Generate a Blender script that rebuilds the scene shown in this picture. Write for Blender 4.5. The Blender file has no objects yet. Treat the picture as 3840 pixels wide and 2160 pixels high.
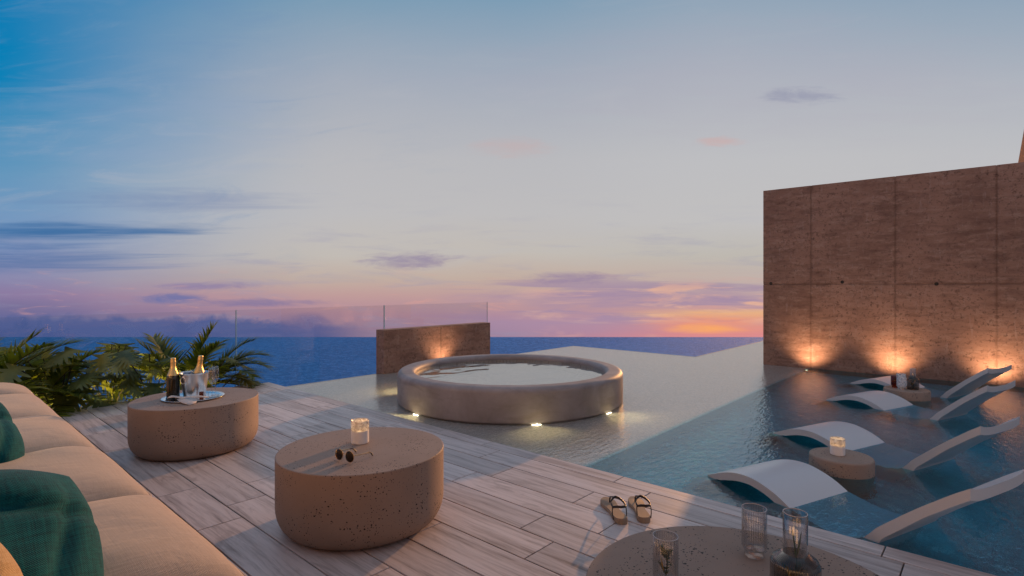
import bpy, bmesh, math, random
from math import sin, cos, pi, radians, sqrt
from mathutils import Vector, Matrix, Euler

random.seed(7)
SC = bpy.context.scene
COL = SC.collection

# ------------------------------------------------------------------ camera
cam_d = bpy.data.cameras.new('camera')
cam_d.sensor_width = 36.0
cam_d.lens = 36.0 * 2033.0 / 3840.0
cam_d.shift_y = -8.0 / 3840.0
cam_d.clip_start = 0.05
cam_d.clip_end = 5000.0
cam = bpy.data.objects.new('camera', cam_d)
cam.location = (0, 0, 1.2)
cam.rotation_euler = (pi / 2, 0, -math.atan2(0.7452, 0.6668))
COL.objects.link(cam)
SC.camera = cam
FWD = Vector((0.7452, 0.6668, 0))
RGT = Vector((0.6668, -0.7452, 0))

SC.view_settings.view_transform = 'Standard'
SC.view_settings.look = 'None'
SC.view_settings.exposure = 0.0
SC.view_settings.gamma = 1.0
SC.view_settings.use_curve_mapping = False
SC.render.engine = 'CYCLES'
SC.cycles.use_denoising = True
SC.cycles.sample_clamp_indirect = 3.0
SC.cycles.max_bounces = 10
SC.cycles.transparent_max_bounces = 24
SC.cycles.caustics_reflective = False

SUN_AZ, SUN_EL = radians(13.4), radians(9.5)      # azimuth from +X towards +Y
SUN_STRENGTH = 3.5


def lin(c):
    c = c / 255.0
    return c / 12.92 if c <= 0.04045 else ((c + 0.055) / 1.055) ** 2.4


def S(r, g, b):
    return (lin(r), lin(g), lin(b), 1.0)


# ------------------------------------------------------------------ node helper
class NT:
    def __init__(self, tree):
        self.t = tree
        self.n = tree.nodes
        self.l = tree.links

    def node(self, typ, **kw):
        nd = self.n.new(typ)
        for k, v in kw.items():
            setattr(nd, k, v)
        return nd

    def put(self, sock, v):
        if hasattr(v, 'is_output') or isinstance(v, bpy.types.NodeSocket):
            self.l.new(v, sock)
        else:
            sock.default_value = v

    def m(self, op, a, b=0.0, c=None, clamp=False):
        nd = self.node('ShaderNodeMath', operation=op)
        nd.use_clamp = clamp
        self.put(nd.inputs[0], a)
        self.put(nd.inputs[1], b)
        if c is not None:
            self.put(nd.inputs[2], c)
        return nd.outputs[0]

    def vm(self, op, a, b=None, scale=None):
        nd = self.node('ShaderNodeVectorMath', operation=op)
        self.put(nd.inputs[0], a)
        if b is not None:
            self.put(nd.inputs[1], b)
        if scale is not None:
            self.put(nd.inputs['Scale'], scale)
        return nd.outputs['Value'] if op in ('DOT_PRODUCT', 'LENGTH', 'DISTANCE') else nd.outputs[0]

    def mix(self, f, a, b, mode='MIX'):
        nd = self.node('ShaderNodeMix', data_type='RGBA', blend_type=mode)
        nd.clamp_factor = True
        self.put(nd.inputs[0], f)
        self.put(nd.inputs[6], a)
        self.put(nd.inputs[7], b)
        return nd.outputs[2]

    def rng(self, v, a, b, c=0.0, d=1.0, smooth=False):
        nd = self.node('ShaderNodeMapRange')
        nd.interpolation_type = 'SMOOTHSTEP' if smooth else 'LINEAR'
        nd.clamp = True
        self.put(nd.inputs[0], v)
        for i, x in enumerate((a, b, c, d)):
            self.put(nd.inputs[i + 1], x)
        return nd.outputs[0]

    def ramp(self, f, stops, interp='LINEAR'):
        nd = self.node('ShaderNodeValToRGB')
        cr = nd.color_ramp
        cr.interpolation = interp
        while len(cr.elements) > 1:
            cr.elements.remove(cr.elements[-1])
        cr.elements[0].position, cr.elements[0].color = stops[0]
        for p, c in stops[1:]:
            e = cr.elements.new(p)
            e.color = c
        self.put(nd.inputs[0], f)
        return nd.outputs[0]

    def noise(self, vec, scale, detail=3.0, rough=0.5, dist=0.0):
        nd = self.node('ShaderNodeTexNoise')
        if vec is not None:
            self.put(nd.inputs['Vector'], vec)
        nd.inputs['Scale'].default_value = scale
        nd.inputs['Detail'].default_value = detail
        nd.inputs['Roughness'].default_value = rough
        nd.inputs['Distortion'].default_value = dist
        return nd.outputs['Fac']

    def voro(self, vec, scale, feature='F1', out='Distance', rnd=1.0):
        nd = self.node('ShaderNodeTexVoronoi', feature=feature)
        self.put(nd.inputs['Vector'], vec)
        nd.inputs['Scale'].default_value = scale
        nd.inputs['Randomness'].default_value = rnd
        return nd.outputs[out]

    def map(self, vec, scale=(1, 1, 1), loc=(0, 0, 0), rot=(0, 0, 0)):
        nd = self.node('ShaderNodeMapping')
        self.put(nd.inputs['Vector'], vec)
        nd.inputs['Scale'].default_value = scale
        nd.inputs['Location'].default_value = loc
        nd.inputs['Rotation'].default_value = rot
        return nd.outputs[0]

    def xyz(self, x, y, z):
        nd = self.node('ShaderNodeCombineXYZ')
        for i, v in enumerate((x, y, z)):
            self.put(nd.inputs[i], v)
        return nd.outputs[0]

    def sep(self, v):
        nd = self.node('ShaderNodeSeparateXYZ')
        self.put(nd.inputs[0], v)
        return nd.outputs

    def bump(self, h, strength=0.2, dist=0.01, normal=None):
        nd = self.node('ShaderNodeBump')
        nd.inputs['Strength'].default_value = strength
        nd.inputs['Distance'].default_value = dist
        self.put(nd.inputs['Height'], h)
        if normal is not None:
            self.put(nd.inputs['Normal'], normal)
        return nd.outputs[0]


# ------------------------------------------------------------------ sky
world = bpy.data.worlds.new('World')
SC.world = world
world.use_nodes = True
W = NT(world.node_tree)
bg = world.node_tree.nodes['Background']
gen = W.node('ShaderNodeTexCoord').outputs['Generated']
vx = W.vm('DOT_PRODUCT', gen, tuple(RGT))
vy = W.vm('DOT_PRODUCT', gen, tuple(FWD))
vz = W.sep(gen)[2]
den = W.m('MAXIMUM', W.m('ABSOLUTE', vy), 0.35)
p_ = W.m('DIVIDE', vx, den)
q_ = W.m('DIVIDE', vz, den)
pq = W.xyz(p_, q_, 0.0)
# slow warp so that nothing runs ruler-straight
wv = W.noise(W.map(pq, (1.6, 5.0, 1)), 1.0, 4.0, 0.55)
wob = W.m('SUBTRACT', wv, 0.5)
qw = W.m('ADD', q_, W.m('MULTIPLY', wob, 0.05))
pw = W.m('ADD', p_, W.m('MULTIPLY', wob, 0.25))


def sx(x):
    return (x - 1288.0) / 1364.0


def sy(y):
    return (719.0 - y) / 1364.0


def st(y):
    return (sy(y) + 0.1) / 0.7


tt = W.m('DIVIDE', W.m('ADD', qw, 0.1), 0.7, clamp=True)
LEFT = [(0.0, S(70, 88, 142)), (st(830), S(80, 96, 150)), (st(780), S(120, 112, 152)), (st(745), S(140, 122, 160)), (st(700), S(136, 135, 172)),
        (st(620), S(120, 143, 184)), (st(540), S(112, 150, 190)), (st(440), S(100, 150, 188)), (st(330), S(62, 140, 184)), (st(200), S(0, 128, 182)), (1.0, S(0, 120, 178))]
MID = [(0.0, S(150, 126, 152)), (st(835), S(156, 130, 154)), (st(790), S(178, 138, 152)), (st(745), S(192, 156, 154)), (st(700), S(194, 174, 162)),
       (st(640), S(194, 187, 180)), (st(540), S(190, 188, 189)), (st(400), S(185, 185, 189)), (st(200), S(164, 172, 186)), (st(0), S(126, 157, 181)), (1.0, S(90, 135, 175))]
RIGHT = [(0.0, S(214, 134, 142)), (st(840), S(220, 138, 140)), (st(815), S(218, 146, 138)), (st(790), S(206, 154, 148)), (st(745), S(186, 156, 162)), (st(705), S(194, 176, 168)),
         (st(650), S(190, 184, 176)), (st(560), S(193, 191, 191)), (st(400), S(190, 190, 193)), (st(200), S(174, 180, 190)), (st(0), S(146, 165, 184)), (1.0, S(120, 150, 178))]
cl = W.ramp(tt, LEFT)
cm = W.ramp(tt, MID)
cr_ = W.ramp(tt, RIGHT)
base = W.mix(W.rng(pw, sx(-60), sx(900), smooth=True), cl, cm)
base = W.mix(W.rng(pw, sx(1250), sx(1850), smooth=True), base, cr_)

st1 = W.noise(W.map(pq, (5.0, 38.0, 1)), 1.0, 5.0, 0.6, 0.4)
st2 = W.noise(W.map(pq, (9.0, 60.0, 1), (3.1, 1.7, 0)), 1.0, 5.0, 0.62, 0.6)
puff = W.noise(W.map(pq, (14.0, 22.0, 1), (7.0, 0.0, 0)), 1.0, 6.0, 0.6, 0.3)
lstr = W.noise(W.map(pq, (2.6, 48.0, 1), (1.0, 3.0, 0)), 1.0, 5.0, 0.6, 0.7)
wisp = W.noise(W.map(pq, (16.0, 75.0, 1), (2.0, 5.0, 0)), 1.0, 6.0, 0.68, 0.8)


def blob(x, y, wx, wy, dist=0.5, tex=None, tw=1.0):
    dx = W.m('DIVIDE', W.m('SUBTRACT', p_, sx(x)), wx / 1364.0)
    dy = W.m('DIVIDE', W.m('SUBTRACT', W.m('ADD', q_, W.m('MULTIPLY', wob, 0.02)), sy(y)), wy / 1364.0)
    r2 = W.m('ADD', W.m('MULTIPLY', dx, dx), W.m('MULTIPLY', dy, dy))
    if tex is not None:
        r2 = W.m('ADD', r2, W.m('MULTIPLY', W.m('SUBTRACT', tex, 0.5), tw * 4.0))
    return W.rng(r2, 1.5, -0.5, smooth=True)


def cloud(col, f, amt, b):
    return W.mix(W.m('MULTIPLY', f, amt), b, col)


# broad horizontal streaks (thin high cloud)
low = W.rng(q_, sy(420), sy(700), smooth=True)
streak = W.m('MULTIPLY', W.rng(st1, 0.5, 0.72, smooth=True), low)
base = cloud(S(150, 150, 178), streak, 0.38, base)
streak2 = W.m('MULTIPLY', W.rng(st2, 0.55, 0.75, smooth=True), W.rng(q_, sy(640), sy(760), smooth=True))
base = cloud(S(214, 158, 150), streak2, 0.55, base)
band = W.m('MULTIPLY', W.rng(lstr, 0.47, 0.6, smooth=True), W.m('MULTIPLY', W.rng(p_, sx(1050), sx(1350), smooth=True), W.m('MULTIPLY', W.rng(q_, sy(670), sy(730), smooth=True), W.rng(q_, sy(830), sy(790), smooth=True))))
base = cloud(S(158, 136, 164), band, 0.75, base)
band2 = W.m('MULTIPLY', W.rng(st1, 0.5, 0.64, smooth=True), W.m('MULTIPLY', W.rng(p_, sx(1150), sx(1550), smooth=True), W.m('MULTIPLY', W.rng(q_, sy(690), sy(745), smooth=True), W.rng(q_, sy(825), sy(795), smooth=True))))
base = cloud(S(236, 182, 150), band2, 0.9, base)
# faint wide veils high up
base = cloud(S(150, 165, 195), blob(350, 330, 420, 120, tex=st1, tw=0.7), 0.28, base)
base = cloud(S(172, 160, 180), blob(1950, 200, 700, 160, tex=st1, tw=0.6), 0.18, base)
# fine cirrus texture over the left and the middle
cir = W.noise(W.map(W.vm('ADD', pq, W.xyz(0.0, W.m('MULTIPLY', p_, -0.10), 0.0)), (3.2, 17.0, 1), (9.0, 2.0, 0)), 1.0, 8.0, 0.66, 0.9)
base = cloud(S(186, 186, 192), W.m('MULTIPLY', W.rng(cir, 0.50, 0.72, smooth=True), W.m('MULTIPLY', W.rng(q_, sy(760), sy(600), smooth=True), W.rng(q_, sy(60), sy(420), 0.35, 1.0, smooth=True))), 0.24, base)
base = cloud(S(108, 142, 182), W.m('MULTIPLY', W.rng(cir, 0.46, 0.30, smooth=True), W.m('MULTIPLY', W.rng(p_, sx(1300), sx(500), smooth=True), W.rng(q_, sy(740), sy(560), smooth=True))), 0.24, base)
# left blue streak clouds
base = cloud(S(46, 104, 158), blob(120, 578, 380, 22, tex=lstr, tw=1.1), 0.85, base)
base = cloud(S(70, 108, 160), blob(90, 648, 380, 32, tex=lstr, tw=1.3), 0.65, base)
base = cloud(S(95, 118, 168), blob(420, 505, 380, 30, tex=lstr, tw=1.2), 0.3, base)
base = cloud(S(96, 110, 165), blob(430, 752, 90, 14, tex=wisp, tw=0.8), 0.8, base)
base = cloud(S(120, 112, 165), blob(520, 720, 140, 11, tex=wisp, tw=0.8), 0.6, base)
base = cloud(S(105, 108, 160), blob(650, 763, 160, 11, tex=wisp, tw=0.8), 0.6, base)
# cloud bank above the left of the horizon
bank_top = W.m('ADD', W.m('MULTIPLY', W.m('SUBTRACT', W.noise(W.map(pq, (26.0, 30.0, 1), (5.0, 0.0, 0)), 1.0, 7.0, 0.62, 0.2), 0.5), 0.042), W.rng(p_, sx(850), sx(560), sy(820), sy(797)))
bank = W.m('MULTIPLY', W.rng(W.m('SUBTRACT', bank_top, q_), -0.006, 0.011, smooth=True), W.rng(p_, sx(960), sx(780), smooth=True))
base = cloud(S(78, 94, 148), bank, 0.90, base)
bank2 = W.m('MULTIPLY', blob(770, 815, 75, 28, tex=puff, tw=0.6), 1.0)
base = cloud(S(108, 104, 150), bank2, 0.85, base)
# middle and right clouds
base = cloud(S(128, 112, 156), blob(1030, 655, 120, 22, tex=wisp, tw=0.9), 0.6, base)
base = cloud(S(150, 130, 160), blob(1440, 702, 120, 16, tex=wisp, tw=0.9), 0.8, base)
base = cloud(S(166, 140, 165), blob(1560, 752, 420, 26, tex=st2, tw=0.7), 0.75, base)
base = cloud(S(138, 142, 168), blob(2015, 243, 95, 22, tex=wisp, tw=1.0), 0.55, base)
base = cloud(S(205, 165, 160), blob(1290, 370, 110, 26, tex=wisp, tw=0.8), 0.3, base)
base = cloud(S(214, 160, 150), blob(1810, 356, 60, 12, tex=wisp, tw=0.8), 0.45, base)
base = cloud(S(160, 140, 175), blob(1420, 812, 330, 36, tex=st1, tw=0.4), 0.5, base)
# sunset glow on the horizon
base = cloud(S(236, 182, 128), blob(1800, 788, 240, 14, tex=st2, tw=0.7), 0.8, base)
base = cloud(S(238, 150, 118), blob(1790, 812, 190, 26, tex=st2, tw=0.5), 0.75, base)
base = cloud(S(255, 176, 96), blob(1775, 826, 100, 13, tex=st2, tw=0.5), 0.7, base)
# east side, behind the viewer: dusk sky brightened as unseen fill light
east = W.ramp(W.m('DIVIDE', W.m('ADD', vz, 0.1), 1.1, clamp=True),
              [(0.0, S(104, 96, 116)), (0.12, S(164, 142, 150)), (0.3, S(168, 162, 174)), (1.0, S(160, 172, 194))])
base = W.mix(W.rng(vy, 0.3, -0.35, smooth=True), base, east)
base = W.mix(W.rng(vz, 0.55, 0.85, smooth=True), base, S(166, 178, 198))  # zenith above the frame brightened for fill as well
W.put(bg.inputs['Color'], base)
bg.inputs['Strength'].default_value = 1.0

# ------------------------------------------------------------------ sun
sd = bpy.data.lights.new('sun', 'SUN')
sd.energy = SUN_STRENGTH
sd.angle = radians(0.7)
sd.color = (1.0, 0.47, 0.17)
sun = bpy.data.objects.new('sun', sd)
sdir = Vector((cos(SUN_EL) * cos(SUN_AZ), cos(SUN_EL) * sin(SUN_AZ), sin(SUN_EL)))
sun.rotation_euler = sdir.to_track_quat('Z', 'Y').to_euler()
sun.location = sdir * 40
COL.objects.link(sun)


# ------------------------------------------------------------------ materials
def mat(name):
    m = bpy.data.materials.new(name)
    m.use_nodes = True
    t = NT(m.node_tree)
    return m, t, m.node_tree.nodes['Principled BSDF']


def simple(name, col, rough=0.5, metal=0.0, spec=0.5, bump=None):
    m, t, b = mat(name)
    b.inputs['Base Color'].default_value = (*col, 1)
    b.inputs['Roughness'].default_value = rough
    b.inputs['Metallic'].default_value = metal
    b.inputs['Specular IOR Level'].default_value = spec
    if bump:
        co = t.node('ShaderNodeTexCoord').outputs['Object']
        t.put(b.inputs['Normal'], t.bump(t.noise(co, bump[0], 4), bump[1], bump[2]))
    return m


def geo(t):
    return t.node('ShaderNodeNewGeometry').outputs['Position']


def objc(t):
    return t.node('ShaderNodeTexCoord').outputs['Object']


def m_deck():
    m, t, b = mat('deck_wood')
    g = t.node('ShaderNodeNewGeometry')
    pos = g.outputs['Position']
    rnd = g.outputs['Random Per Island']
    off = t.vm('ADD', pos, t.xyz(t.m('MULTIPLY', rnd, 37.0), t.m('MULTIPLY', rnd, 91.0), t.m('MULTIPLY', rnd, 13.0)))
    warp = t.noise(t.map(off, (5.0, 1.6, 1)), 1.0, 3, 0.5)
    off2 = t.vm('ADD', off, t.xyz(t.m('MULTIPLY', t.m('SUBTRACT', warp, 0.5), 0.05), 0.0, 0.0))
    g1 = t.noise(t.map(off2, (24.0, 1.3, 1)), 1.0, 7, 0.68, 0.3)
    g2 = t.noise(t.map(off2, (90.0, 4.0, 1)), 1.0, 4, 0.6)
    g3 = t.noise(t.map(off2, (9.0, 2.6, 1)), 1.0, 5, 0.6, 1.2)
    c = t.ramp(g1, [(0.28, (0.22, 0.172, 0.152, 1)), (0.40, (0.42, 0.345, 0.315, 1)), (0.52, (0.57, 0.480, 0.445, 1)), (0.75, (0.65, 0.555, 0.52, 1))])
    c = t.mix(t.m('MULTIPLY', t.rng(g2, 0.55, 0.75), 0.6), c, (0.25, 0.195, 0.17, 1))
    c = t.mix(t.m('MULTIPLY', t.rng(g3, 0.56, 0.70, smooth=True), 0.5), c, (0.27, 0.21, 0.185, 1))
    tint = t.m('ADD', 0.82, t.m('MULTIPLY', rnd, 0.34))
    c = t.mix(1.0, c, t.xyz(tint, tint, tint), 'MULTIPLY')
    t.put(b.inputs['Base Color'], c)
    t.put(b.inputs['Roughness'], t.rng(g1, 0.3, 0.7, 0.52, 0.36))
    b.inputs['Specular IOR Level'].default_value = 0.4
    t.put(b.inputs['Normal'], t.bump(t.m('ADD', g1, t.m('MULTIPLY', g2, 0.5)), 0.25, 0.004))
    return m


def m_terrazzo():
    """smooth cast concrete with pinholes"""
    m, t, b = mat('pitted_concrete')
    co = objc(t)
    big = t.noise(co, 3.0, 4, 0.6)
    fine = t.noise(co, 260.0, 3, 0.6)
    msk = t.noise(co, 7.0, 2, 0.5)
    wv = t.vm('ADD', co, t.vm('SCALE', t.node('ShaderNodeTexNoise').outputs['Color'], scale=0.0))
    w2 = t.node('ShaderNodeTexNoise')
    t.put(w2.inputs['Vector'], co)
    w2.inputs['Scale'].default_value = 90.0
    cow = t.vm('ADD', co, t.vm('SCALE', w2.outputs['Color'], scale=0.008))
    v1 = t.voro(cow, 74.0)
    v2 = t.voro(cow, 140.0)
    r1 = t.rng(msk, 0.36, 0.60, 0.13, 0.29)
    r2 = t.rng(msk, 0.34, 0.60, 0.10, 0.32)
    h1 = t.m('LESS_THAN', v1, r1)
    h2 = t.m('LESS_THAN', v2, r2)
    # most of the cells stay closed
    k1 = t.node('ShaderNodeTexVoronoi')
    t.put(k1.inputs['Vector'], cow)
    k1.inputs['Scale'].default_value = 74.0
    k2 = t.node('ShaderNodeTexVoronoi')
    t.put(k2.inputs['Vector'], cow)
    k2.inputs['Scale'].default_value = 140.0
    h1 = t.m('MULTIPLY', h1, t.m('GREATER_THAN', t.sep(k1.outputs['Color'])[0], 0.76))
    h2 = t.m('MULTIPLY', h2, t.m('GREATER_THAN', t.sep(k2.outputs['Color'])[1], 0.74))
    hole = t.m('MAXIMUM', h1, h2)
    c = t.ramp(big, [(0.25, (0.285, 0.198, 0.150, 1)), (0.75, (0.355, 0.255, 0.198, 1))])
    c = t.mix(t.rng(fine, 0.4, 0.75, 0.0, 0.22), c, (0.20, 0.16, 0.14, 1))
    c = t.mix(hole, c, (0.02, 0.014, 0.012, 1))
    t.put(b.inputs['Base Color'], c)
    b.inputs['Roughness'].default_value = 0.62
    b.inputs['Specular IOR Level'].default_value = 0.35
    hh = t.m('SUBTRACT', t.m('MULTIPLY', fine, 0.15), hole)
    t.put(b.inputs['Normal'], t.bump(hh, 0.5, 0.004))
    return m


def m_wall(joints, zj):
    """board-marked brown concrete; stains gather along the joints"""
    m, t, b = mat('brown_concrete')
    co = objc(t)
    x, y, z = t.sep(co)
    n1 = t.noise(co, 1.3, 5, 0.6)
    n2 = t.noise(t.map(co, (3, 3, 14)), 1.0, 6, 0.65, 0.4)
    n3 = t.noise(t.map(co, (22, 22, 4)), 1.0, 5, 0.65)
    n4 = t.noise(co, 26.0, 8, 0.78)
    n5 = t.noise(t.map(co, (5, 5, 15)), 1.0, 7, 0.74, 0.3)
    c = t.ramp(n1, [(0.3, (0.245, 0.134, 0.094, 1)), (0.7, (0.385, 0.222, 0.158, 1))])
    c = t.mix(t.m('MULTIPLY', t.rng(n2, 0.48, 0.66), 0.5), c, (0.13, 0.070, 0.050, 1))
    c = t.mix(t.m('MULTIPLY', t.rng(n5, 0.50, 0.68), 0.6), c, (0.44, 0.29, 0.22, 1))
    c = t.mix(t.m('MULTIPLY', t.rng(n3, 0.58, 0.74), 0.4), c, (0.46, 0.34, 0.29, 1))
    c = t.mix(t.m('MULTIPLY', t.m('MULTIPLY', t.rng(n4, 0.53, 0.62), t.rng(n1, 0.35, 0.62, 0.35, 1.0)), 0.85), c, (0.085, 0.046, 0.033, 1))
    d = None
    for jx in joints:
        a = t.m('ABSOLUTE', t.m('SUBTRACT', y, jx))
        d = a if d is None else t.m('MINIMUM', d, a)
    if zj is not None:
        a = t.m('ABSOLUTE', t.m('SUBTRACT', z, zj))
        d = a if d is None else t.m('MINIMUM', d, a)
    d = t.m('ADD', d, t.m('MULTIPLY', t.m('SUBTRACT', n5, 0.5), 0.10))
    c = t.mix(t.rng(d, 0.030, 0.0, 0.0, 0.28, smooth=True), c, (0.10, 0.055, 0.04, 1))
    v = t.voro(co, 26.0)
    kk = t.node('ShaderNodeTexVoronoi')
    t.put(kk.inputs['Vector'], co)
    kk.inputs['Scale'].default_value = 26.0
    pit = t.m('MULTIPLY', t.m('LESS_THAN', v, t.rng(n5, 0.4, 0.7, 0.08, 0.3)), t.m('GREATER_THAN', t.sep(kk.outputs['Color'])[0], 0.72))
    c = t.mix(t.m('MULTIPLY', pit, 0.85), c, (0.06, 0.035, 0.026, 1))
    t.put(b.inputs['Base Color'], c)
    b.inputs['Roughness'].default_value = 0.78
    b.inputs['Specular IOR Level'].default_value = 0.25
    h = t.m('SUBTRACT', t.m('ADD', t.m('MULTIPLY', n4, 0.5), t.m('MULTIPLY', n5, 0.8)), pit)
    t.put(b.inputs['Normal'], t.bump(h, 0.45, 0.008))
    return m


def m_plaster():
    m, t, b = mat('troweled_plaster')
    co = objc(t)
    n1 = t.noise(co, 1.8, 6, 0.65, 0.6)
    n2 = t.noise(t.map(co, (2, 2, 7)), 1.5, 5, 0.6, 0.5)
    n3 = t.noise(co, 60, 4, 0.6)
    c = t.ramp(n1, [(0.32, (0.200, 0.170, 0.163, 1)), (0.68, (0.340, 0.295, 0.287, 1))])
    c = t.mix(t.m('MULTIPLY', t.rng(n2, 0.5, 0.68), 0.55), c, (0.175, 0.143, 0.135, 1))
    t.put(b.inputs['Base Color'], c)
    b.inputs['Roughness'].default_value = 0.6
    t.put(b.inputs['Normal'], t.bump(t.m('ADD', n1, t.m('MULTIPLY', n3, 0.2)), 0.2, 0.01))
    return m


def m_water(name, scale, strength, dist, tint, deep, power, stretch=(1.0, 1.0, 1.0), soft=False):
    m, t, b = mat(name)
    t.n.remove(b)
    out = t.n['Material Output']
    co = geo(t)
    rot = (0, 0, radians(-42))
    if soft:
        h = t.m('ADD', t.noise(t.map(co, stretch, rot=rot), scale, 1.5, 0.4, 0.3), t.m('MULTIPLY', t.noise(co, scale * 2.3, 1.0, 0.4), 0.35))
    else:
        a = t.noise(t.map(co, stretch, rot=rot), scale, 3.0, 0.5, 0.35)
        c2 = t.noise(t.map(co, (stretch[0] * 1.3, stretch[1] * 1.0, 1), (4, 2, 0), rot=(0, 0, radians(-75))), scale * 2.7, 2.0, 0.5, 0.2)
        h = t.m('ADD', a, t.m('MULTIPLY', c2, 0.3))
    nrm = t.bump(h, strength, dist)
    gl = t.node('ShaderNodeBsdfGlass')
    gl.inputs['IOR'].default_value = 1.33
    gl.inputs['Roughness'].default_value = 0.0
    t.put(gl.inputs['Normal'], nrm)
    fr = t.node('ShaderNodeFresnel')
    fr.inputs['IOR'].default_value = 1.33
    t.put(fr.inputs['Normal'], nrm)
    g2 = t.node('ShaderNodeBsdfGlossy')
    g2.inputs['Roughness'].default_value = 0.01
    t.put(g2.inputs['Normal'], nrm)
    extra = t.m('SUBTRACT', t.m('POWER', fr.outputs[0], power), fr.outputs[0])
    extra = t.m('MULTIPLY', extra, t.m('SUBTRACT', 1.0, t.node('ShaderNodeNewGeometry').outputs['Backfacing']), clamp=True)
    mx = t.node('ShaderNodeMixShader')
    t.put(mx.inputs[0], extra)
    t.put(mx.inputs[1], gl.outputs[0])
    t.put(mx.inputs[2], g2.outputs[0])
    t.put(out.inputs['Surface'], mx.outputs[0])
    if deep is not None:
        # the deeper basin with the loungers takes more colour out of the light than the thin overflow sheet
        yy = t.sep(co)[1]
        t.put(gl.inputs['Color'], t.mix(t.rng(yy, deep[0] - 0.04, deep[0] + 0.04, smooth=True), (*deep[1], 1), (*tint, 1)))
    else:
        gl.inputs['Color'].default_value = (*tint, 1)
    return m


def m_thin_glass(name, tint=(0.95, 0.97, 0.97), ior=1.45, rough=0.0, ribs=None, edge=None, refl=1.0):
    m, t, b = mat(name)
    t.n.remove(b)
    out = t.n['Material Output']
    fr = t.node('ShaderNodeFresnel')
    # a thin pane: the far face must not reflect totally
    t.put(fr.inputs['IOR'], t.rng(t.node('ShaderNodeNewGeometry').outputs['Backfacing'], 0.0, 1.0, ior, 1.0 / ior))
    gl = t.node('ShaderNodeBsdfGlossy')
    gl.inputs['Roughness'].default_value = rough
    tr = t.node('ShaderNodeBsdfTransparent')
    tr.inputs['Color'].default_value = (*tint, 1)
    if ribs:
        x, y, z = t.sep(objc(t))
        a = t.m('ARCTAN2', y, x)
        wv = t.m('SINE', t.m('MULTIPLY', a, ribs))
        nrm = t.bump(wv, 0.5, 0.0010)
        t.put(fr.inputs['Normal'], nrm)
        t.put(gl.inputs['Normal'], nrm)
        t.put(tr.inputs['Color'], t.mix(t.rng(wv, -1, 1), tuple(c * 0.86 for c in tint) + (1,), (*tint, 1)))
    mx = t.node('ShaderNodeMixShader')
    f = fr.outputs[0]
    if refl != 1.0:
        f = t.m('MULTIPLY', f, refl)
    t.put(mx.inputs[0], f)
    t.put(mx.inputs[1], tr.outputs[0])
    t.put(mx.inputs[2], gl.outputs[0])
    t.put(out.inputs['Surface'], mx.outputs[0])
    return m


def m_fabric(name, c1, c2, scale=420.0, rough=0.9, sheen=0.3, strength=0.35):
    m, t, b = mat(name)
    co = objc(t)
    x, y, z = t.sep(co)
    wob = t.noise(co, 40.0, 2, 0.5)
    wx = t.m('SINE', t.m('ADD', t.m('MULTIPLY', x, scale), t.m('MULTIPLY', wob, 3.0)))
    wy = t.m('SINE', t.m('ADD', t.m('MULTIPLY', y, scale), t.m('MULTIPLY', wob, 3.0)))
    wv = t.m('MULTIPLY', wx, wy)
    fold = t.noise(t.map(co, (5.0, 9.0, 6.0)), 1.0, 4, 0.55, 0.6)
    slub = t.noise(t.map(co, (9, 240, 60)), 1.0, 3, 0.6)
    slub2 = t.noise(t.map(co, (240, 9, 60)), 1.0, 3, 0.6)
    f = t.m('ADD', t.m('MULTIPLY', slub, 0.5), t.m('MULTIPLY', slub2, 0.5))
    c = t.mix(t.rng(f, 0.36, 0.64), (*c1, 1), (*c2, 1))
    t.put(b.inputs['Base Color'], c)
    b.inputs['Roughness'].default_value = rough
    b.inputs['Specular IOR Level'].default_value = 0.2
    b.inputs['Sheen Weight'].default_value = sheen
    b.inputs['Sheen Roughness'].default_value = 0.4
    t.put(b.inputs['Normal'], t.bump(t.m('ADD', wv, t.m('MULTIPLY', f, 4.0)), strength, 0.0012, t.bump(fold, 0.35, 0.02)))
    return m


def m_mosaic(name, pal, size=0.024, grout=(0.30, 0.36, 0.38), spec=0.5):
    m, t, b = mat(name)
    pos = geo(t)
    sc = t.vm('SCALE', pos, scale=1.0 / size)
    fl = t.vm('FLOOR', sc)
    wn = t.node('ShaderNodeTexWhiteNoise', noise_dimensions='3D')
    t.put(wn.inputs['Vector'], fl)
    c = t.ramp(wn.outputs['Value'], pal)
    fx, fy, fz = t.sep(t.vm('FRACTION', sc))
    e = t.m('MINIMUM', t.m('MINIMUM', fx, t.m('SUBTRACT', 1.0, fx)), t.m('MINIMUM', fy, t.m('SUBTRACT', 1.0, fy)))
    c = t.mix(t.m('LESS_THAN', e, 0.07), c, (*grout, 1))
    t.put(b.inputs['Base Color'], c)
    b.inputs['Roughness'].default_value = 0.35
    return m


def m_leaf(name, c1, c2, trans=0.35):
    m, t, b = mat(name)
    out = t.n['Material Output']
    g = t.node('ShaderNodeNewGeometry')
    n = t.noise(g.outputs['Position'], 6.0, 3, 0.6)
    f = t.m('ADD', t.m('MULTIPLY', n, 0.6), t.m('MULTIPLY', g.outputs['Random Per Island'], 0.5))
    c = t.mix(t.rng(f, 0.25, 0.8), (*c1, 1), (*c2, 1))
    t.put(b.inputs['Base Color'], c)
    b.inputs['Roughness'].default_value = 0.42
    b.inputs['Specular IOR Level'].default_value = 0.4
    tl = t.node('ShaderNodeBsdfTranslucent')
    t.put(tl.inputs['Color'], t.mix(1.0, c, (1.7, 1.6, 0.6, 1), 'MULTIPLY'))
    mx = t.node('ShaderNodeMixShader')
    mx.inputs[0].default_value = trans
    t.put(mx.inputs[1], b.outputs[0])
    t.put(mx.inputs[2], tl.outputs[0])
    t.put(out.inputs['Surface'], mx.outputs[0])
    return m


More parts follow.
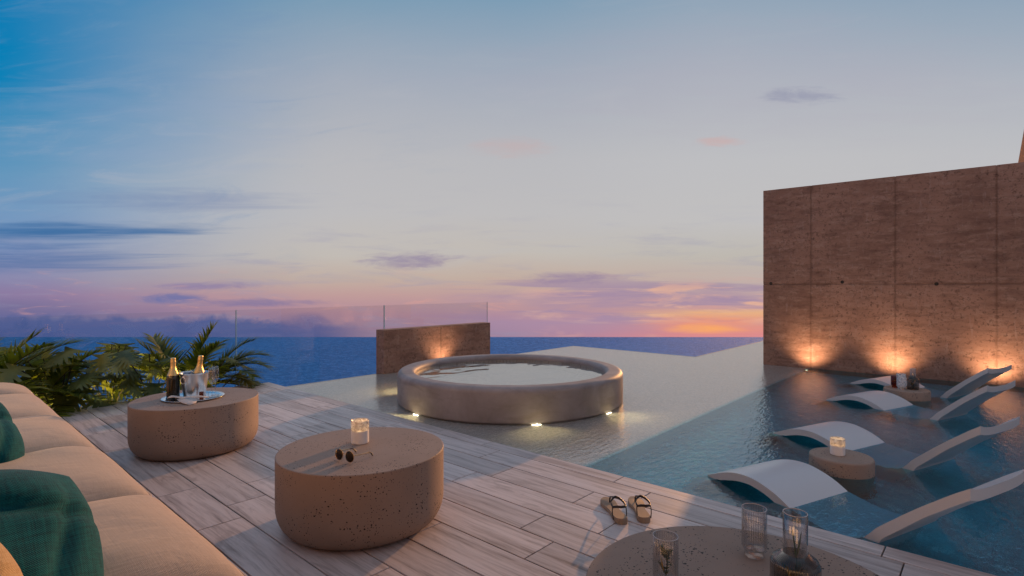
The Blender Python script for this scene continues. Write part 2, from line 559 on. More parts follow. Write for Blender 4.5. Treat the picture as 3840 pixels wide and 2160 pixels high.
def m_emit(name, col, strength):
    m, t, b = mat(name)
    b.inputs['Base Color'].default_value = (0.8, 0.8, 0.8, 1)
    b.inputs['Emission Color'].default_value = (*col, 1)
    b.inputs['Emission Strength'].default_value = strength
    return m


def m_sea():
    m, t, b = mat('sea_water')
    pos = geo(t)
    a = t.noise(t.map(pos, (0.35, 0.35, 1)), 1.0, 6, 0.7)
    c2 = t.noise(t.map(pos, (1.1, 1.1, 1)), 1.0, 3, 0.6)
    big = t.noise(t.map(pos, (0.012, 0.012, 1)), 1.0, 3, 0.5)
    h = t.m('ADD', a, t.m('MULTIPLY', c2, 0.25))
    c = t.mix(t.rng(big, 0.35, 0.65), (0.004, 0.135, 0.40, 1), (0.006, 0.17, 0.50, 1))
    c = t.mix(t.rng(t.m('ADD', a, t.m('MULTIPLY', t.m('SUBTRACT', c2, 0.5), 0.8)), 0.42, 0.68), c, (0.04, 0.25, 0.66, 1))
    t.put(b.inputs['Base Color'], c)
    b.inputs['Roughness'].default_value = 0.85
    b.inputs['IOR'].default_value = 1.25
    b.inputs['Specular IOR Level'].default_value = 0.4
    t.put(b.inputs['Normal'], t.bump(h, 0.9, 1.6))
    return m


def m_frost():
    m, t, b = mat('mottled_candle_glass')
    out = t.n['Material Output']
    n = t.noise(t.map(objc(t), (1, 1, 1.6)), 60.0, 5, 0.65, 0.8)
    tl = t.node('ShaderNodeBsdfTranslucent')
    t.put(tl.inputs['Color'], t.ramp(n, [(0.35, (0.35, 0.3, 0.27, 1)), (0.65, (0.95, 0.92, 0.88, 1))]))
    b.inputs['Roughness'].default_value = 0.15
    t.put(b.inputs['Base Color'], t.ramp(n, [(0.35, (0.4, 0.36, 0.34, 1)), (0.65, (0.85, 0.82, 0.8, 1))]))
    mx = t.node('ShaderNodeMixShader')
    mx.inputs[0].default_value = 0.65
    t.put(mx.inputs[1], b.outputs[0])
    t.put(mx.inputs[2], tl.outputs[0])
    t.put(out.inputs['Surface'], mx.outputs[0])
    return m


M = {}
M['deck'] = m_deck()
M['under'] = simple('deck_underlay', (0.02, 0.014, 0.011), 0.9)
M['pit'] = m_terrazzo()
M['plaster'] = m_plaster()
M['tub_in'] = m_mosaic('tub_lining', [(0.0, (0.60, 0.57, 0.46, 1)), (1.0, (0.74, 0.71, 0.60, 1))], 0.03, (0.36, 0.34, 0.27))
M['water'] = m_water('pool_water', 11.0, 0.55, 0.0095, (0.93, 0.94, 0.92), (2.08, (0.26, 0.80, 0.97)), 0.56, (1.0, 2.4, 1.0))
M['tubwater'] = m_water('tub_water', 2.6, 0.8, 0.010, (0.96, 0.96, 0.93), None, 0.22, (1.0, 1.8, 1.0), soft=True)
M['sea'] = m_sea()
M['floor'] = m_mosaic('pool_floor_mosaic', [(0.0, (0.60, 0.545, 0.51, 1)), (0.5, (0.69, 0.63, 0.595, 1)), (1.0, (0.78, 0.72, 0.68, 1))])
M['shelf'] = m_mosaic('blue_mosaic', [(0.0, (0.07, 0.26, 0.29, 1)), (0.45, (0.14, 0.42, 0.44, 1)), (0.8, (0.24, 0.58, 0.57, 1)), (0.93, (0.40, 0.70, 0.65, 1)), (1.0, (0.8, 0.9, 0.85, 1))])
M['poolwall'] = simple('pool_outer_concrete', (0.3, 0.26, 0.24), 0.8, bump=(8, 0.2, 0.02))
M['white'] = simple('white_resin', (0.56, 0.56, 0.57), 0.32, 0.0, 0.5, bump=(60, 0.03, 0.004))
M['cushion'] = m_fabric('beige_linen', (0.42, 0.33, 0.255), (0.50, 0.398, 0.312), 900, strength=0.25)
M['green'] = m_fabric('teal_weave', (0.0004, 0.046, 0.066), (0.0015, 0.120, 0.140), 1100, sheen=0.1, strength=0.5)
M['tan'] = m_fabric('mustard_linen', (0.42, 0.28, 0.13), (0.56, 0.40, 0.21), 1100, strength=0.4)
M['sofabase'] = simple('sofa_base_fabric', (0.2, 0.15, 0.12), 0.9, bump=(200, 0.2, 0.003))
M['panel'] = m_thin_glass('balustrade_glass', (0.955, 0.97, 0.975), 1.5, refl=1.3)
M['panel_edge'] = simple('polished_glass_edge', (0.55, 0.72, 0.70), 0.15)
M['glass'] = m_thin_glass('clear_glass', (0.97, 0.975, 0.98), 1.5)
M['flute'] = m_thin_glass('flute_glass', (0.93, 0.94, 0.95), 1.5, refl=2.4)
M['lip'] = simple('polished_glass_lip', (0.42, 0.42, 0.44), 0.08, 0.0, 0.9)
M['ribbed'] = m_thin_glass('ribbed_glass', (0.985, 0.985, 0.99), 1.5, ribs=44, refl=2.0)
M['smoke'] = m_thin_glass('smoked_ribbed_glass', (0.40, 0.39, 0.38), 1.5, ribs=60, refl=1.6)
M['bottle'] = simple('dark_bottle_glass', (0.006, 0.007, 0.003), 0.06, 0.0, 0.8)
M['foil'] = simple('gold_foil', (0.75, 0.52, 0.22), 0.35, 0.75, bump=(90, 0.25, 0.004))
M['steel'] = simple('brushed_steel', (0.80, 0.77, 0.74), 0.30, 1.0)
M['silver'] = simple('polished_tray_metal', (0.85, 0.86, 0.88), 0.12, 1.0)
M['napkin'] = m_fabric('white_cotton', (0.55, 0.50, 0.48), (0.68, 0.63, 0.60), 1500)
M['wax'] = simple('white_candle_wax', (0.80, 0.77, 0.75), 0.5)
M['frost'] = m_frost()
M['flame'] = m_emit('candle_flame', (1.0, 0.62, 0.26), 20.0)
M['lens_w'] = m_emit('warm_lamp_lens', (1.0, 0.72, 0.40), 5.0)
M['lens_y'] = m_emit('underwater_lamp_lens', (1.0, 0.90, 0.62), 14.0)
M['black'] = simple('black_metal', (0.012, 0.011, 0.011), 0.4, 0.3)
M['goldwire'] = simple('gold_wire', (0.72, 0.45, 0.2), 0.25, 1.0)
M['darklens'] = simple('dark_brown_lens', (0.018, 0.011, 0.009), 0.12, 0.0, 0.25)
M['cork'] = simple('cork_footbed', (0.30, 0.215, 0.15), 0.8, bump=(180, 0.4, 0.003))
M['leather'] = simple('dark_brown_leather', (0.022, 0.012, 0.009), 0.45)
M['ice'] = m_thin_glass('ice', (0.86, 0.90, 0.95), 1.31, rough=0.08, refl=2.0)
def m_cut():
    m, t, b = mat('cut_crystal')
    b.inputs['Base Color'].default_value = (0.82, 0.85, 0.88, 1)
    b.inputs['Roughness'].default_value = 0.08
    b.inputs['Specular IOR Level'].default_value = 0.9
    v = t.node('ShaderNodeTexVoronoi')
    t.put(v.inputs['Vector'], objc(t))
    v.inputs['Scale'].default_value = 85.0
    t.put(b.inputs['Normal'], t.bump(v.outputs['Distance'], 1.0, 0.01))
    tr = t.node('ShaderNodeBsdfTransparent')
    mx = t.node('ShaderNodeMixShader')
    t.put(mx.inputs[0], t.rng(t.sep(v.outputs['Color'])[0], 0.0, 1.0, 0.25, 0.95))
    t.put(mx.inputs[1], b.outputs[0])
    t.put(mx.inputs[2], tr.outputs[0])
    t.put(t.n['Material Output'].inputs['Surface'], mx.outputs[0])
    return m


M['cut'] = m_cut()
M['amber'] = m_thin_glass('amber_glass', (0.55, 0.24, 0.12), 1.5)
M['palm'] = m_leaf('palm_leaf', (0.02, 0.050, 0.008), (0.22, 0.24, 0.03))
M['philo'] = m_leaf('lobed_leaf', (0.025, 0.055, 0.015), (0.25, 0.27, 0.095), 0.3)
M['stem'] = simple('plant_stem', (0.055, 0.040, 0.022), 0.7)
M['trunk'] = simple('fibrous_trunk', (0.10, 0.065, 0.04), 0.9, bump=(70, 0.8, 0.02))
M['soil'] = simple('dark_soil', (0.02, 0.015, 0.011), 0.95, bump=(30, 0.6, 0.03))
M['sprig'] = simple('green_herb_leaf', (0.030, 0.075, 0.018), 0.4)
M['sprig_y'] = simple('yellow_citrus', (0.45, 0.28, 0.03), 0.4)
M['orangewood'] = simple('oiled_timber', (0.66, 0.29, 0.105), 0.55, bump=(40, 0.2, 0.004))
M['render'] = simple('house_plaster', (0.42, 0.33, 0.27), 0.8, bump=(20, 0.2, 0.01))
M['frame'] = simple('bronze_window_frame', (0.05, 0.035, 0.028), 0.5)
M['warmpane'] = m_emit('lit_window', (1.0, 0.53, 0.22), 2.7)


# ------------------------------------------------------------------ object helpers
def link(name, mesh, m, parent=None, smooth=True):
    if m is not None:
        for mm in (m if isinstance(m, (list, tuple)) else [m]):
            mesh.materials.append(mm)
    for p in mesh.polygons:
        p.use_smooth = smooth
    o = bpy.data.objects.new(name, mesh)
    COL.objects.link(o)
    if parent is not None:
        o.parent = parent
    return o


def obj(name, bm, m, parent=None, smooth=True, recalc=True):
    if recalc:
        bmesh.ops.recalc_face_normals(bm, faces=bm.faces)
    me = bpy.data.meshes.new(name)
    bm.to_mesh(me)
    bm.free()
    return link(name, me, m, parent, smooth)


def sharp(o, deg=35):
    """split shading at hard edges"""
    me = o.data
    bm = bmesh.new()
    bm.from_mesh(me)
    for e in bm.edges:
        if len(e.link_faces) == 2 and e.calc_face_angle(0.0) > radians(deg):
            e.smooth = False
    bm.to_mesh(me)
    bm.free()
    return o


def tag(o, label, cat, group=None):
    o['label'] = label
    o['category'] = cat
    if group:
        o['group'] = group
    return o


def thing(name, label, cat, loc=(0, 0, 0), rot=(0, 0, 0), group=None):
    o = bpy.data.objects.new(name, None)
    o.empty_display_size = 0.1
    COL.objects.link(o)
    o.location = loc
    o.rotation_euler = rot
    return tag(o, label, cat, group)


def structure(o, kind='structure'):
    o['kind'] = kind
    return o


def copy_tree(o, parent=None):
    c = o.copy()
    COL.objects.link(c)
    c.parent = parent
    for ch in list(o.children):
        copy_tree(ch, c)
    return c


def box(bm, x0, x1, y0, y1, z0, z1, bevel=0.0, seg=1):
    r = bmesh.ops.create_cube(bm, size=1.0, matrix=Matrix.Translation(((x0 + x1) / 2, (y0 + y1) / 2, (z0 + z1) / 2)) @ Matrix.Diagonal((x1 - x0, y1 - y0, z1 - z0, 1)))
    if bevel > 0:
        es = list({e for v in r['verts'] for e in v.link_edges})
        bmesh.ops.bevel(bm, geom=es, offset=bevel, segments=seg, affect='EDGES', profile=0.5)


def lathe(bm, prof, n=48, center=(0, 0, 0), sxy=(1, 1), cap=True):
    rings = []
    cx, cy, cz = center
    for r, z in prof:
        if r < 1e-5:
            rings.append([bm.verts.new((cx, cy, cz + z))])
        else:
            rings.append([bm.verts.new((cx + r * cos(2 * pi * i / n) * sxy[0], cy + r * sin(2 * pi * i / n) * sxy[1], cz + z)) for i in range(n)])
    for a, b in zip(rings, rings[1:]):
        if len(a) == 1 and len(b) == 1:
            continue
        for i in range(n):
            j = (i + 1) % n
            if len(a) == 1:
                bm.faces.new((a[0], b[j], b[i]))
            elif len(b) == 1:
                bm.faces.new((a[i], a[j], b[0]))
            else:
                bm.faces.new((a[i], a[j], b[j], b[i]))
    return rings


def tube(bm, pts, rad, n=8, closed=False):
    pts = [Vector(p) for p in pts]
    k = len(pts)
    rads = rad if isinstance(rad, (list, tuple)) else [rad] * k
    rings = []
    up = None
    for i, p in enumerate(pts):
        if closed:
            d = pts[(i + 1) % k] - pts[i - 1]
        else:
            d = pts[min(i + 1, k - 1)] - pts[max(i - 1, 0)]
        d.normalize()
        if up is None:
            up = Vector((0, 0, 1)) if abs(d.z) < 0.9 else Vector((1, 0, 0))
        sd_ = d.cross(up)
        if sd_.length < 1e-5:
            sd_ = d.cross(Vector((0.3, 1, 0.2)))
        sd_.normalize()
        up = sd_.cross(d).normalized()
        rings.append([bm.verts.new(p + (sd_ * cos(2 * pi * j / n) + up * sin(2 * pi * j / n)) * rads[i]) for j in range(n)])
    rng = range(k) if closed else range(k - 1)
    for i in rng:
        a, b = rings[i], rings[(i + 1) % k]
        for j in range(n):
            bm.faces.new((a[j], a[(j + 1) % n], b[(j + 1) % n], b[j]))
    if not closed:
        bm.faces.new(rings[0][::-1])
        bm.faces.new(rings[-1])


def catmull(pts, per=6):
    out = []
    n = len(pts)
    for i in range(n - 1):
        p0 = Vector(pts[max(i - 1, 0)])
        p1 = Vector(pts[i])
        p2 = Vector(pts[i + 1])
        p3 = Vector(pts[min(i + 2, n - 1)])
        for k in range(per):
            t = k / per
            out.append(0.5 * ((2 * p1) + (-p0 + p2) * t + (2 * p0 - 5 * p1 + 4 * p2 - p3) * t * t + (-p0 + 3 * p1 - 3 * p2 + p3) * t ** 3))
    out.append(Vector(pts[-1]))
    return out


def lamp(name, kind, loc, energy, color, parent=None, target=None, size=0.02, spot=None, blend=0.6):
    d = bpy.data.lights.new(name, kind)
    d.energy = energy
    d.color = color
    d.shadow_soft_size = size
    if kind == 'SPOT':
        d.spot_size = radians(spot)
        d.spot_blend = blend
    o = bpy.data.objects.new(name, d)
    COL.objects.link(o)
    o.location = loc
    if target is not None:
        o.rotation_euler = (Vector(target) - Vector(loc)).to_track_quat('-Z', 'Y').to_euler()
    if parent is not None:
        o.parent = parent
    return o


WZ = -0.015          # level of the pool water
TZ = 0.365           # top of the coffee tables

# ================================================================== SETTING
# sea: a broad flat sheet far below the terrace
bm = bmesh.new()
SEA_Z = -28.8
far = 30.0 / (192.0 / 2033.0)
nu, nv = 24, 24
grid = []
for j in range(nv + 1):
    row = []
    dpt = -200 + (far + 200) * j / nv
    for i in range(nu + 1):
        lat = -900 + 1800 * i / nu
        q = FWD * dpt + RGT * lat
        row.append(bm.verts.new((q.x, q.y, SEA_Z)))
    grid.append(row)
for j in range(nv):
    for i in range(nu):
        bm.faces.new((grid[j][i], grid[j][i + 1], grid[j + 1][i + 1], grid[j + 1][i]))
structure(obj('sea', bm, M['sea']))

# terrace deck of long planks laid along Y
bm = bmesh.new()
edges_x = [0.95 - 0.2147 * k for k in range(20, 0, -1)] + [0.95, 1.165, 1.38, 1.593, 1.812, 2.025, 2.235, 2.457, 2.672, 2.885, 3.012]
known = {0.95: [2.92, 3.55, 4.805, 5.445], 1.165: [3.13, 4.30, 6.08], 1.38: [2.2, 3.4, 4.6, 5.6], 1.593: [0.7, 2.1, 3.35, 4.62, 5.9],
         1.812: [1.55, 2.8, 4.05, 5.3], 2.025: [0.6, 1.76, 3.0, 4.2, 4.99, 6.1], 2.235: [0.2, 1.44, 2.50, 3.4, 4.38, 5.6],
         2.457: [0.5, 1.75, 2.38, 3.5, 4.68, 5.9], 2.672: [0.3, 1.5, 2.70, 3.9, 5.01, 6.2], 2.885: [0.383, 1.75, 2.9, 3.43, 4.70, 5.7]}
GAP = 0.0036
Y0D, Y1D = -4.0, 6.76
for a, b in zip(edges_x, edges_x[1:]):
    js = known.get(a)
    if js is None:
        y = Y0D + random.uniform(0.2, 1.2)
        js = []
        while y < Y1D:
            js.append(y)
            y += random.choice((0.63, 1.26, 1.26))
    else:
        y = js[0] - 1.2
        while y > Y0D:
            js = [y] + js
            y -= 1.2
    ys = [Y0D] + js + [Y1D]
    for y0, y1 in zip(ys, ys[1:]):
        if y1 - y0 < 0.02:
            continue
        last = b > 3.0
        box(bm, a + GAP, b - (0 if last else GAP), y0 + (GAP * 0.8 if y0 > Y0D else 0), y1 - (GAP * 0.8 if y1 < Y1D else 0), -0.03, 0.0, 0.0016)
deck = structure(obj('deck', bm, M['deck'], smooth=False))
bm = bmesh.new()
box(bm, edges_x[0], 3.008, Y0D, 6.755, -0.6, -0.022)
structure(obj('deck_base', bm, M['under'], smooth=False))

# pool: L-shaped basin with an overflowing edge
PX0, PX1, PX2 = 3.016, 9.02, 13.6
PY0, PYA, PYB = -5.0, 6.40, 3.85
OUTL = [(PX0, PY0), (PX2, PY0), (PX2, PYB), (PX1, PYB), (PX1, PYA), (PX0, PYA)]


def poly_face(bm, pts, z):
    return bm.faces.new([bm.verts.new((x, y, z)) for x, y in pts])


ZB = -0.70
bm = bmesh.new()
poly_face(bm, OUTL, WZ)
structure(obj('pool_water', bm, M['water'], smooth=False))
# the shallow far part of the basin and, two steps lower, the part with the loungers
YS = 2.08
ZF, ZS = -0.068, -0.40


def inset(pts, d):
    out = []
    for x, y in pts:
        out.append((x + (d if x < 3.1 else -d), y + (d if y < PY0 + 0.1 else -d)))
    return out


bm = bmesh.new()
poly_face(bm, [(PX0 + 0.004, YS), (PX2 - 0.004, YS), (PX2 - 0.004, PYB - 0.004), (PX1 - 0.004, PYB - 0.004), (PX1 - 0.004, PYA - 0.004), (PX0 + 0.004, PYA - 0.004)], ZF)
bm.faces.new([bm.verts.new(v) for v in ((PX0 + 0.004, YS, ZF), (PX2 - 0.004, YS, ZF), (PX2 - 0.004, YS, ZS), (PX0 + 0.004, YS, ZS))])
structure(obj('pool_floor', bm, M['floor'], smooth=False))
bm = bmesh.new()
x0, x1, y0, y1 = PX0 + 0.004, PX2 - 0.004, PY0 + 0.004, YS - 0.002
bm.faces.new([bm.verts.new(v) for v in ((x0, y0, ZS), (x1, y0, ZS), (x1, y1, ZS), (x0, y1, ZS))])
for (xa, ya), (xb, yb) in (((x0, y0), (x1, y0)), ((x1, y0), (x1, y1)), ((x0, y1), (x0, y0))):
    bm.faces.new([bm.verts.new(v) for v in ((xa, ya, ZS), (xb, yb, ZS), (xb, yb, WZ - 0.004), (xa, ya, WZ - 0.004))])
structure(obj('pool_shelf', bm, M['shelf'], smooth=False))
# outer shell of the pool below the overflow edge
bm = bmesh.new()
outer = [(PX0 - 0.004, PYA + 0.05), (PX1 + 0.05, PYA + 0.05), (PX1 + 0.05, PYB + 0.05), (PX2 + 0.05, PYB + 0.05)]
inner = [(PX0 - 0.004, PYA + 0.003), (PX1 + 0.003, PYA + 0.003), (PX1 + 0.003, PYB + 0.003), (PX2 + 0.05, PYB + 0.003)]
for (a, b), (c, d) in zip(zip(outer, outer[1:]), zip(inner, inner[1:])):
    bm.faces.new([bm.verts.new((*p, z)) for p, z in ((a, -3.0), (b, -3.0), (b, WZ - 0.012), (a, WZ - 0.012))])
    bm.faces.new([bm.verts.new((*p, z)) for p, z in ((a, WZ - 0.012), (b, WZ - 0.012), (d, WZ - 0.006), (c, WZ - 0.006))])
structure(obj('pool_shell', bm, M['poolwall'], smooth=False))


# ------------------------------------------------------------------ concrete walls
def panel_wall(name, x0, x1, y0, y1, z0, z1, ycuts, zcuts, along='Y'):
    pass


JY = [2.046, 1.025, 0.004, -1.017, -2.038]
m_big = m_wall(JY, 1.225)
bigw = thing('concrete_wall', 'tall brown concrete panel wall standing in the pool behind the loungers', 'wall')
bm = bmesh.new()
XF = 8.90
box(bm, XF + 0.006, XF + 0.26, -4.4, 2.710, -0.40, 2.676)
yc = [-4.4] + sorted(JY) + [2.714]
zc = [-0.42, 1.225, 2.68]
for a, b in zip(yc, yc[1:]):
    for c, d in zip(zc, zc[1:]):
        g = 0.004
        box(bm, XF, XF + 0.05, a + (g if a > -4.4 else 0), b - (g if b < 2.7 else 0), c + (g if c > 0 else 0), d - (g if d < 2 else 0), 0.003)
obj('panelling', bm, m_big, bigw, smooth=False)
for ty, tz in ((2.60, 1.235), (1.645, 1.255), (0.585, 1.225)):
    bm = bmesh.new()
    lathe(bm, [(0.0, 0.0), (0.021, 0.0), (0.023, 0.001)], 16)
    h = obj('tie_hole', bm, M['black'], bigw)
    h.location = (XF - 0.0015, ty, tz)
    h.rotation_euler = (0, -pi / 2, 0)

smallw = thing('concrete_wall', 'low brown concrete wall at the pool edge behind the round hot tub', 'wall')
m_small = m_wall([99.0], None)
bm = bmesh.new()
box(bm, 4.415, 6.53, 6.33, 6.52, -0.42, 0.585, 0.004)
o = obj('panelling', bm, m_small, smallw, smooth=False)
bm = bmesh.new()
box(bm, 5.442, 5.450, 6.3285, 6.34, -0.1, 0.58)
obj('joint', bm, M['stem'], smallw, smooth=False)


def uplight(loc, n, label, energy, spot=118):
    """small drum uplight at the wall foot; n = unit vector from lamp to wall"""
    u = thing('wall_uplight', label, 'uplight', loc, group='warm uplights at the foot of the concrete walls')
    bm = bmesh.new()
    lathe(bm, [(0.0, -0.06), (0.024, -0.06), (0.026, -0.02), (0.026, -0.012), (0.020, -0.012), (0.020, -0.016)], 20)
    obj('housing', bm, M['black'], u)
    bm = bmesh.new()
    lathe(bm, [(0.0, -0.015), (0.020, -0.015)], 20)
    obj('lens', bm, M['lens_w'], u, recalc=False)
    lamp('lamp', 'SPOT', (0, 0, 0.02), energy * 0.85, (1.0, 0.61, 0.35), u, target=(n[0] * 0.26, n[1] * 0.26, 0.34), size=0.05, spot=spot, blend=1.0)
    return u


uplight((XF - 0.26, 2.046, 0.0), (1, 0), 'uplight at the foot of the tall wall nearest its free end', 33)
uplight((XF - 0.26, 1.035, 0.0), (1, 0), 'uplight at the foot of the tall wall behind the smoked carafe', 33)
uplight((XF - 0.26, 0.004, 0.0), (1, 0), 'uplight at the foot of the tall wall behind the backrest of the farthest lounger', 33)
uplight((5.446, 6.10, 0.0), (0, 1), 'uplight at the foot of the low wall behind the hot tub', 16)

# leaning timber post beyond the tall wall
bm = bmesh.new()
tube(bm, [(10.5, 0.03, 0.0), (10.5, -0.53, 4.2)], 0.14, 4)
post = tag(sharp(obj('timber_post', bm, M['orangewood'])), 'leaning orange timber post rising behind the right end of the tall wall', 'post')

# ------------------------------------------------------------------ round hot tub
TC = (4.43, 3.99)
R_O, R_I, ZR = 1.215, 1.03, 0.305
tub = thing('hot_tub', 'round plastered hot tub standing in the pool', 'hot tub', (TC[0], TC[1], 0))
prof = [(R_O - 0.03, -0.42), (R_O - 0.03, -0.02), (R_O - 0.012, -0.014), (R_O, -0.004), (R_O, 0.004), (R_O, ZR - 0.060), (R_O, ZR - 0.05)]
for k in range(1, 9):
    a = pi / 2 * k / 8
    prof.append((R_O - 0.05 + 0.05 * cos(a), ZR - 0.05 + 0.05 * sin(a)))
prof += [(R_O - 0.06, ZR), (R_I + 0.055, ZR), (R_I + 0.045, ZR)]
for k in range(1, 7):
    a = pi / 2 * k / 6
    prof.append((R_I + 0.045 - 0.045 * sin(a), ZR - 0.045 + 0.045 * cos(a)))
prof.append((R_I, ZR - 0.07))
bm = bmesh.new()
lathe(bm, prof, 128)
obj('tub_wall', bm, M['plaster'], tub)
bm = bmesh.new()
lathe(bm, [(R_I, ZR - 0.07), (R_I, -0.02), (R_I - 0.25, -0.02), (R_I - 0.25, -0.26), (0.0, -0.26)], 96)
sharp(obj('tub_lining', bm, M['tub_in'], tub))
bm = bmesh.new()
lathe(bm, [(R_I + 0.02, 0.0), (0.0, 0.0)], 96)
tw = obj('tub_water', bm, M['tubwater'])
tw.data.polygons.foreach_set('use_smooth', [False] * len(tw.data.polygons))
tw.location = (TC[0], TC[1], 0.246)
structure(tw)

LIGHTS = [(-133, 'submerged lamp on the near left foot of the hot tub, beside the deck'),
          (-127.0, None)]
lab = {0: 'submerged oval lamp at the hot tub foot nearest the camera', 1: 'submerged lamp at the right foot of the hot tub, on the side of the loungers',
       2: 'submerged lamp at the left foot of the hot tub, near the plank deck', 3: 'submerged lamp on the far left of the hot tub, facing the low wall',
       4: 'submerged lamp on the far right of the hot tub, facing the open pool'}
tub_ang = [math.degrees(math.atan2(3.072 - TC[1], 3.736 - TC[0])), math.degrees(math.atan2(2.818 - TC[1], 4.495 - TC[0])),
           math.degrees(math.atan2(4.102 - TC[1], 3.237 - TC[0])), 118.0, 22.0]
for i, ang in enumerate(tub_ang):
    a = radians(ang)
    u = thing('underwater_light', lab[i], 'pool light', (TC[0] + (R_O - 0.03) * cos(a), TC[1] + (R_O - 0.03) * sin(a), -0.040), (0, 0, a), 'submerged lamps around the hot tub')
    bm = bmesh.new()
    box(bm, -0.02, 0.028, -0.050, 0.050, -0.015, 0.013, 0.006, 2)
    obj('housing', bm, M['steel'], u)
    bm = bmesh.new()
    box(bm, 0.0285, 0.036, -0.042, 0.042, -0.010, 0.010, 0.003)
    obj('lens', bm, M['lens_y'], u, smooth=False)
    lamp('lamp', 'SPOT', (0.045, 0, 0.008), 20.0, (1.0, 0.78, 0.36), u, target=(0.55, 0, -0.08), size=0.012, spot=150, blend=1.0)

# ------------------------------------------------------------------ glass balustrade along the far side
GY = 7.30
GX = [-1.69, 0.57, 2.833, 5.095, 7.45]
glab = ['clear glass balustrade panel behind the far left palm', 'clear glass balustrade panel behind the lobed leaf plants',
        'clear glass balustrade panel over the sea between the right hand palm and the low wall', 'clear glass balustrade panel behind the low concrete wall']
for i, (a, b) in enumerate(zip(GX, GX[1:])):
    g = thing('glass_panel', glab[i], 'glass panel', ((a + b) / 2, GY, 0), group='glass balustrade panels')
    w = (b - a) / 2 - 0.006
    bm = bmesh.new()
    box(bm, -w + 0.0015, w - 0.0015, -0.006, 0.006, -0.32, 0.890)
    obj('pane', bm, M['panel'], g, smooth=False)
    for s in (-1, 1):
        bm = bmesh.new()
        box(bm, s * w - 0.0015, s * w + 0.0015, -0.006, 0.006, -0.32, 0.890)
        obj('polished_edge', bm, M['panel_edge'], g, smooth=False)

# planter behind the deck edge
bm = bmesh.new()
box(bm, -3.3, 2.72, 6.762, 7.28, -0.75, -0.45)
structure(obj('soil', bm, M['soil'], smooth=False))


# ------------------------------------------------------------------ house behind the sofa (its lit windows warm the furniture)
house = thing('house', 'low plastered house with lit windows behind the sofa', 'house', (-3.5, 0, 0))
wins = [(-3.3, -1.1), (-0.4, 1.8), (2.5, 4.7)]
ys = [-4.2, -3.3, -1.1, -0.4, 1.8, 2.5, 4.7, 5.6]
bm = bmesh.new()
for k in range(0, len(ys), 2):
    box(bm, -0.25, 0, ys[k], ys[k + 1], 0.002, 2.45)
box(bm, -0.25, 0, -4.2, 5.6, 2.452, 3.1)
obj('wall', bm, M['render'], house, smooth=False)
bm = bmesh.new()
box(bm, -0.5, 5.4, -4.4, 1.5, 3.102, 3.25, 0.01)  # overhang extended out of view to shade the foreground table
box(bm, -0.5, 0.35, 1.503, 5.8, 3.102, 3.25, 0.01)
obj('roof', bm, M['render'], house, smooth=False)
for a, b in wins:
    bm = bmesh.new()
    for y0, y1, z0, z1 in ((a, a + 0.05, 0.003, 2.449), (b - 0.05, b, 0.003, 2.449), (a + 0.051, b - 0.051, 0.003, 0.06), (a + 0.051, b - 0.051, 2.39, 2.449), ((a + b) / 2 - 0.025, (a + b) / 2 + 0.025, 0.061, 2.389)):
        box(bm, -0.14, -0.07, y0, y1, z0, z1)
    fr = obj('window', bm, M['frame'], house, smooth=False)
    bm = bmesh.new()
    box(bm, -0.11, -0.10, a + 0.052, b - 0.052, 0.062, 2.388)
    obj('pane', bm, M['warmpane'], fr, smooth=False)


# ================================================================== FURNITURE
def table_mesh(R, H, rb, rt=0.004):
    prof = [(0.0, 0.0), (R - rb, 0.0)]
    for k in range(1, 9):
        a = pi / 2 * k / 8
        prof.append((R - rb + rb * sin(a), rb * 1.5 - rb * 1.5 * cos(a)))
    prof.append((R, H - rt))
    for k in range(1, 4):
        a = pi / 2 * k / 3
        prof.append((R - rt + rt * cos(a), H - rt + rt * sin(a)))
    prof.insert(1, (R - rb - 0.004, 0.0))
    prof.append((R - rt - 0.003, H))
    prof.append((0.0, H))
    i = next(k for k, p in enumerate(prof) if p == (R, H - rt))
    prof[i:i] = [(R, rb * 1.5 + 0.012), (R, H - rt - 0.004)]
    bm = bmesh.new()
    lathe(bm, prof, 96)
    return bm


def coffee_table(x, y, R, label, rz):
    o = obj('coffee_table', table_mesh(R, TZ - 0.001, 0.085), M['pit'])
    sharp(o, 50)
    o.location = (x, y, 0.001)
    o.rotation_euler = (0, 0, rz)
    return tag(o, label, 'table', 'drum coffee tables of pitted concrete')


coffee_table(1.445, 4.455, 0.42, 'round pitted concrete coffee table carrying the ice bucket and tray', 0.0)
coffee_table(1.57, 2.44, 0.415, 'round pitted concrete coffee table carrying the sunglasses and a lit candle', 2.1)
coffee_table(1.505, 0.492, 0.44, 'round pitted concrete coffee table in the foreground carrying ribbed glasses', 4.0)


def ledge_table(x, y, R, label, rz):
    prof = [(0.0, -0.398), (R - 0.02, -0.398), (R, -0.38), (R, 0.068), (R - 0.006, 0.078), (R - 0.012, 0.08), (R - 0.016, 0.08), (0.0, 0.08)]
    bm = bmesh.new()
    lathe(bm, prof, 72)
    o = sharp(obj('pool_table', bm, M['pit']), 60)
    o.location = (x, y, 0)
    o.rotation_euler = (0, 0, rz)
    return tag(o, label, 'side table', 'low round side tables standing in the water')


ledge_table(4.125, 0.769, 0.187, 'low round concrete side table in the water holding a lit candle', 0.4)
ledge_table(7.27, 0.735, 0.21, 'low round concrete side table in the water holding a carafe and glasses', 2.2)

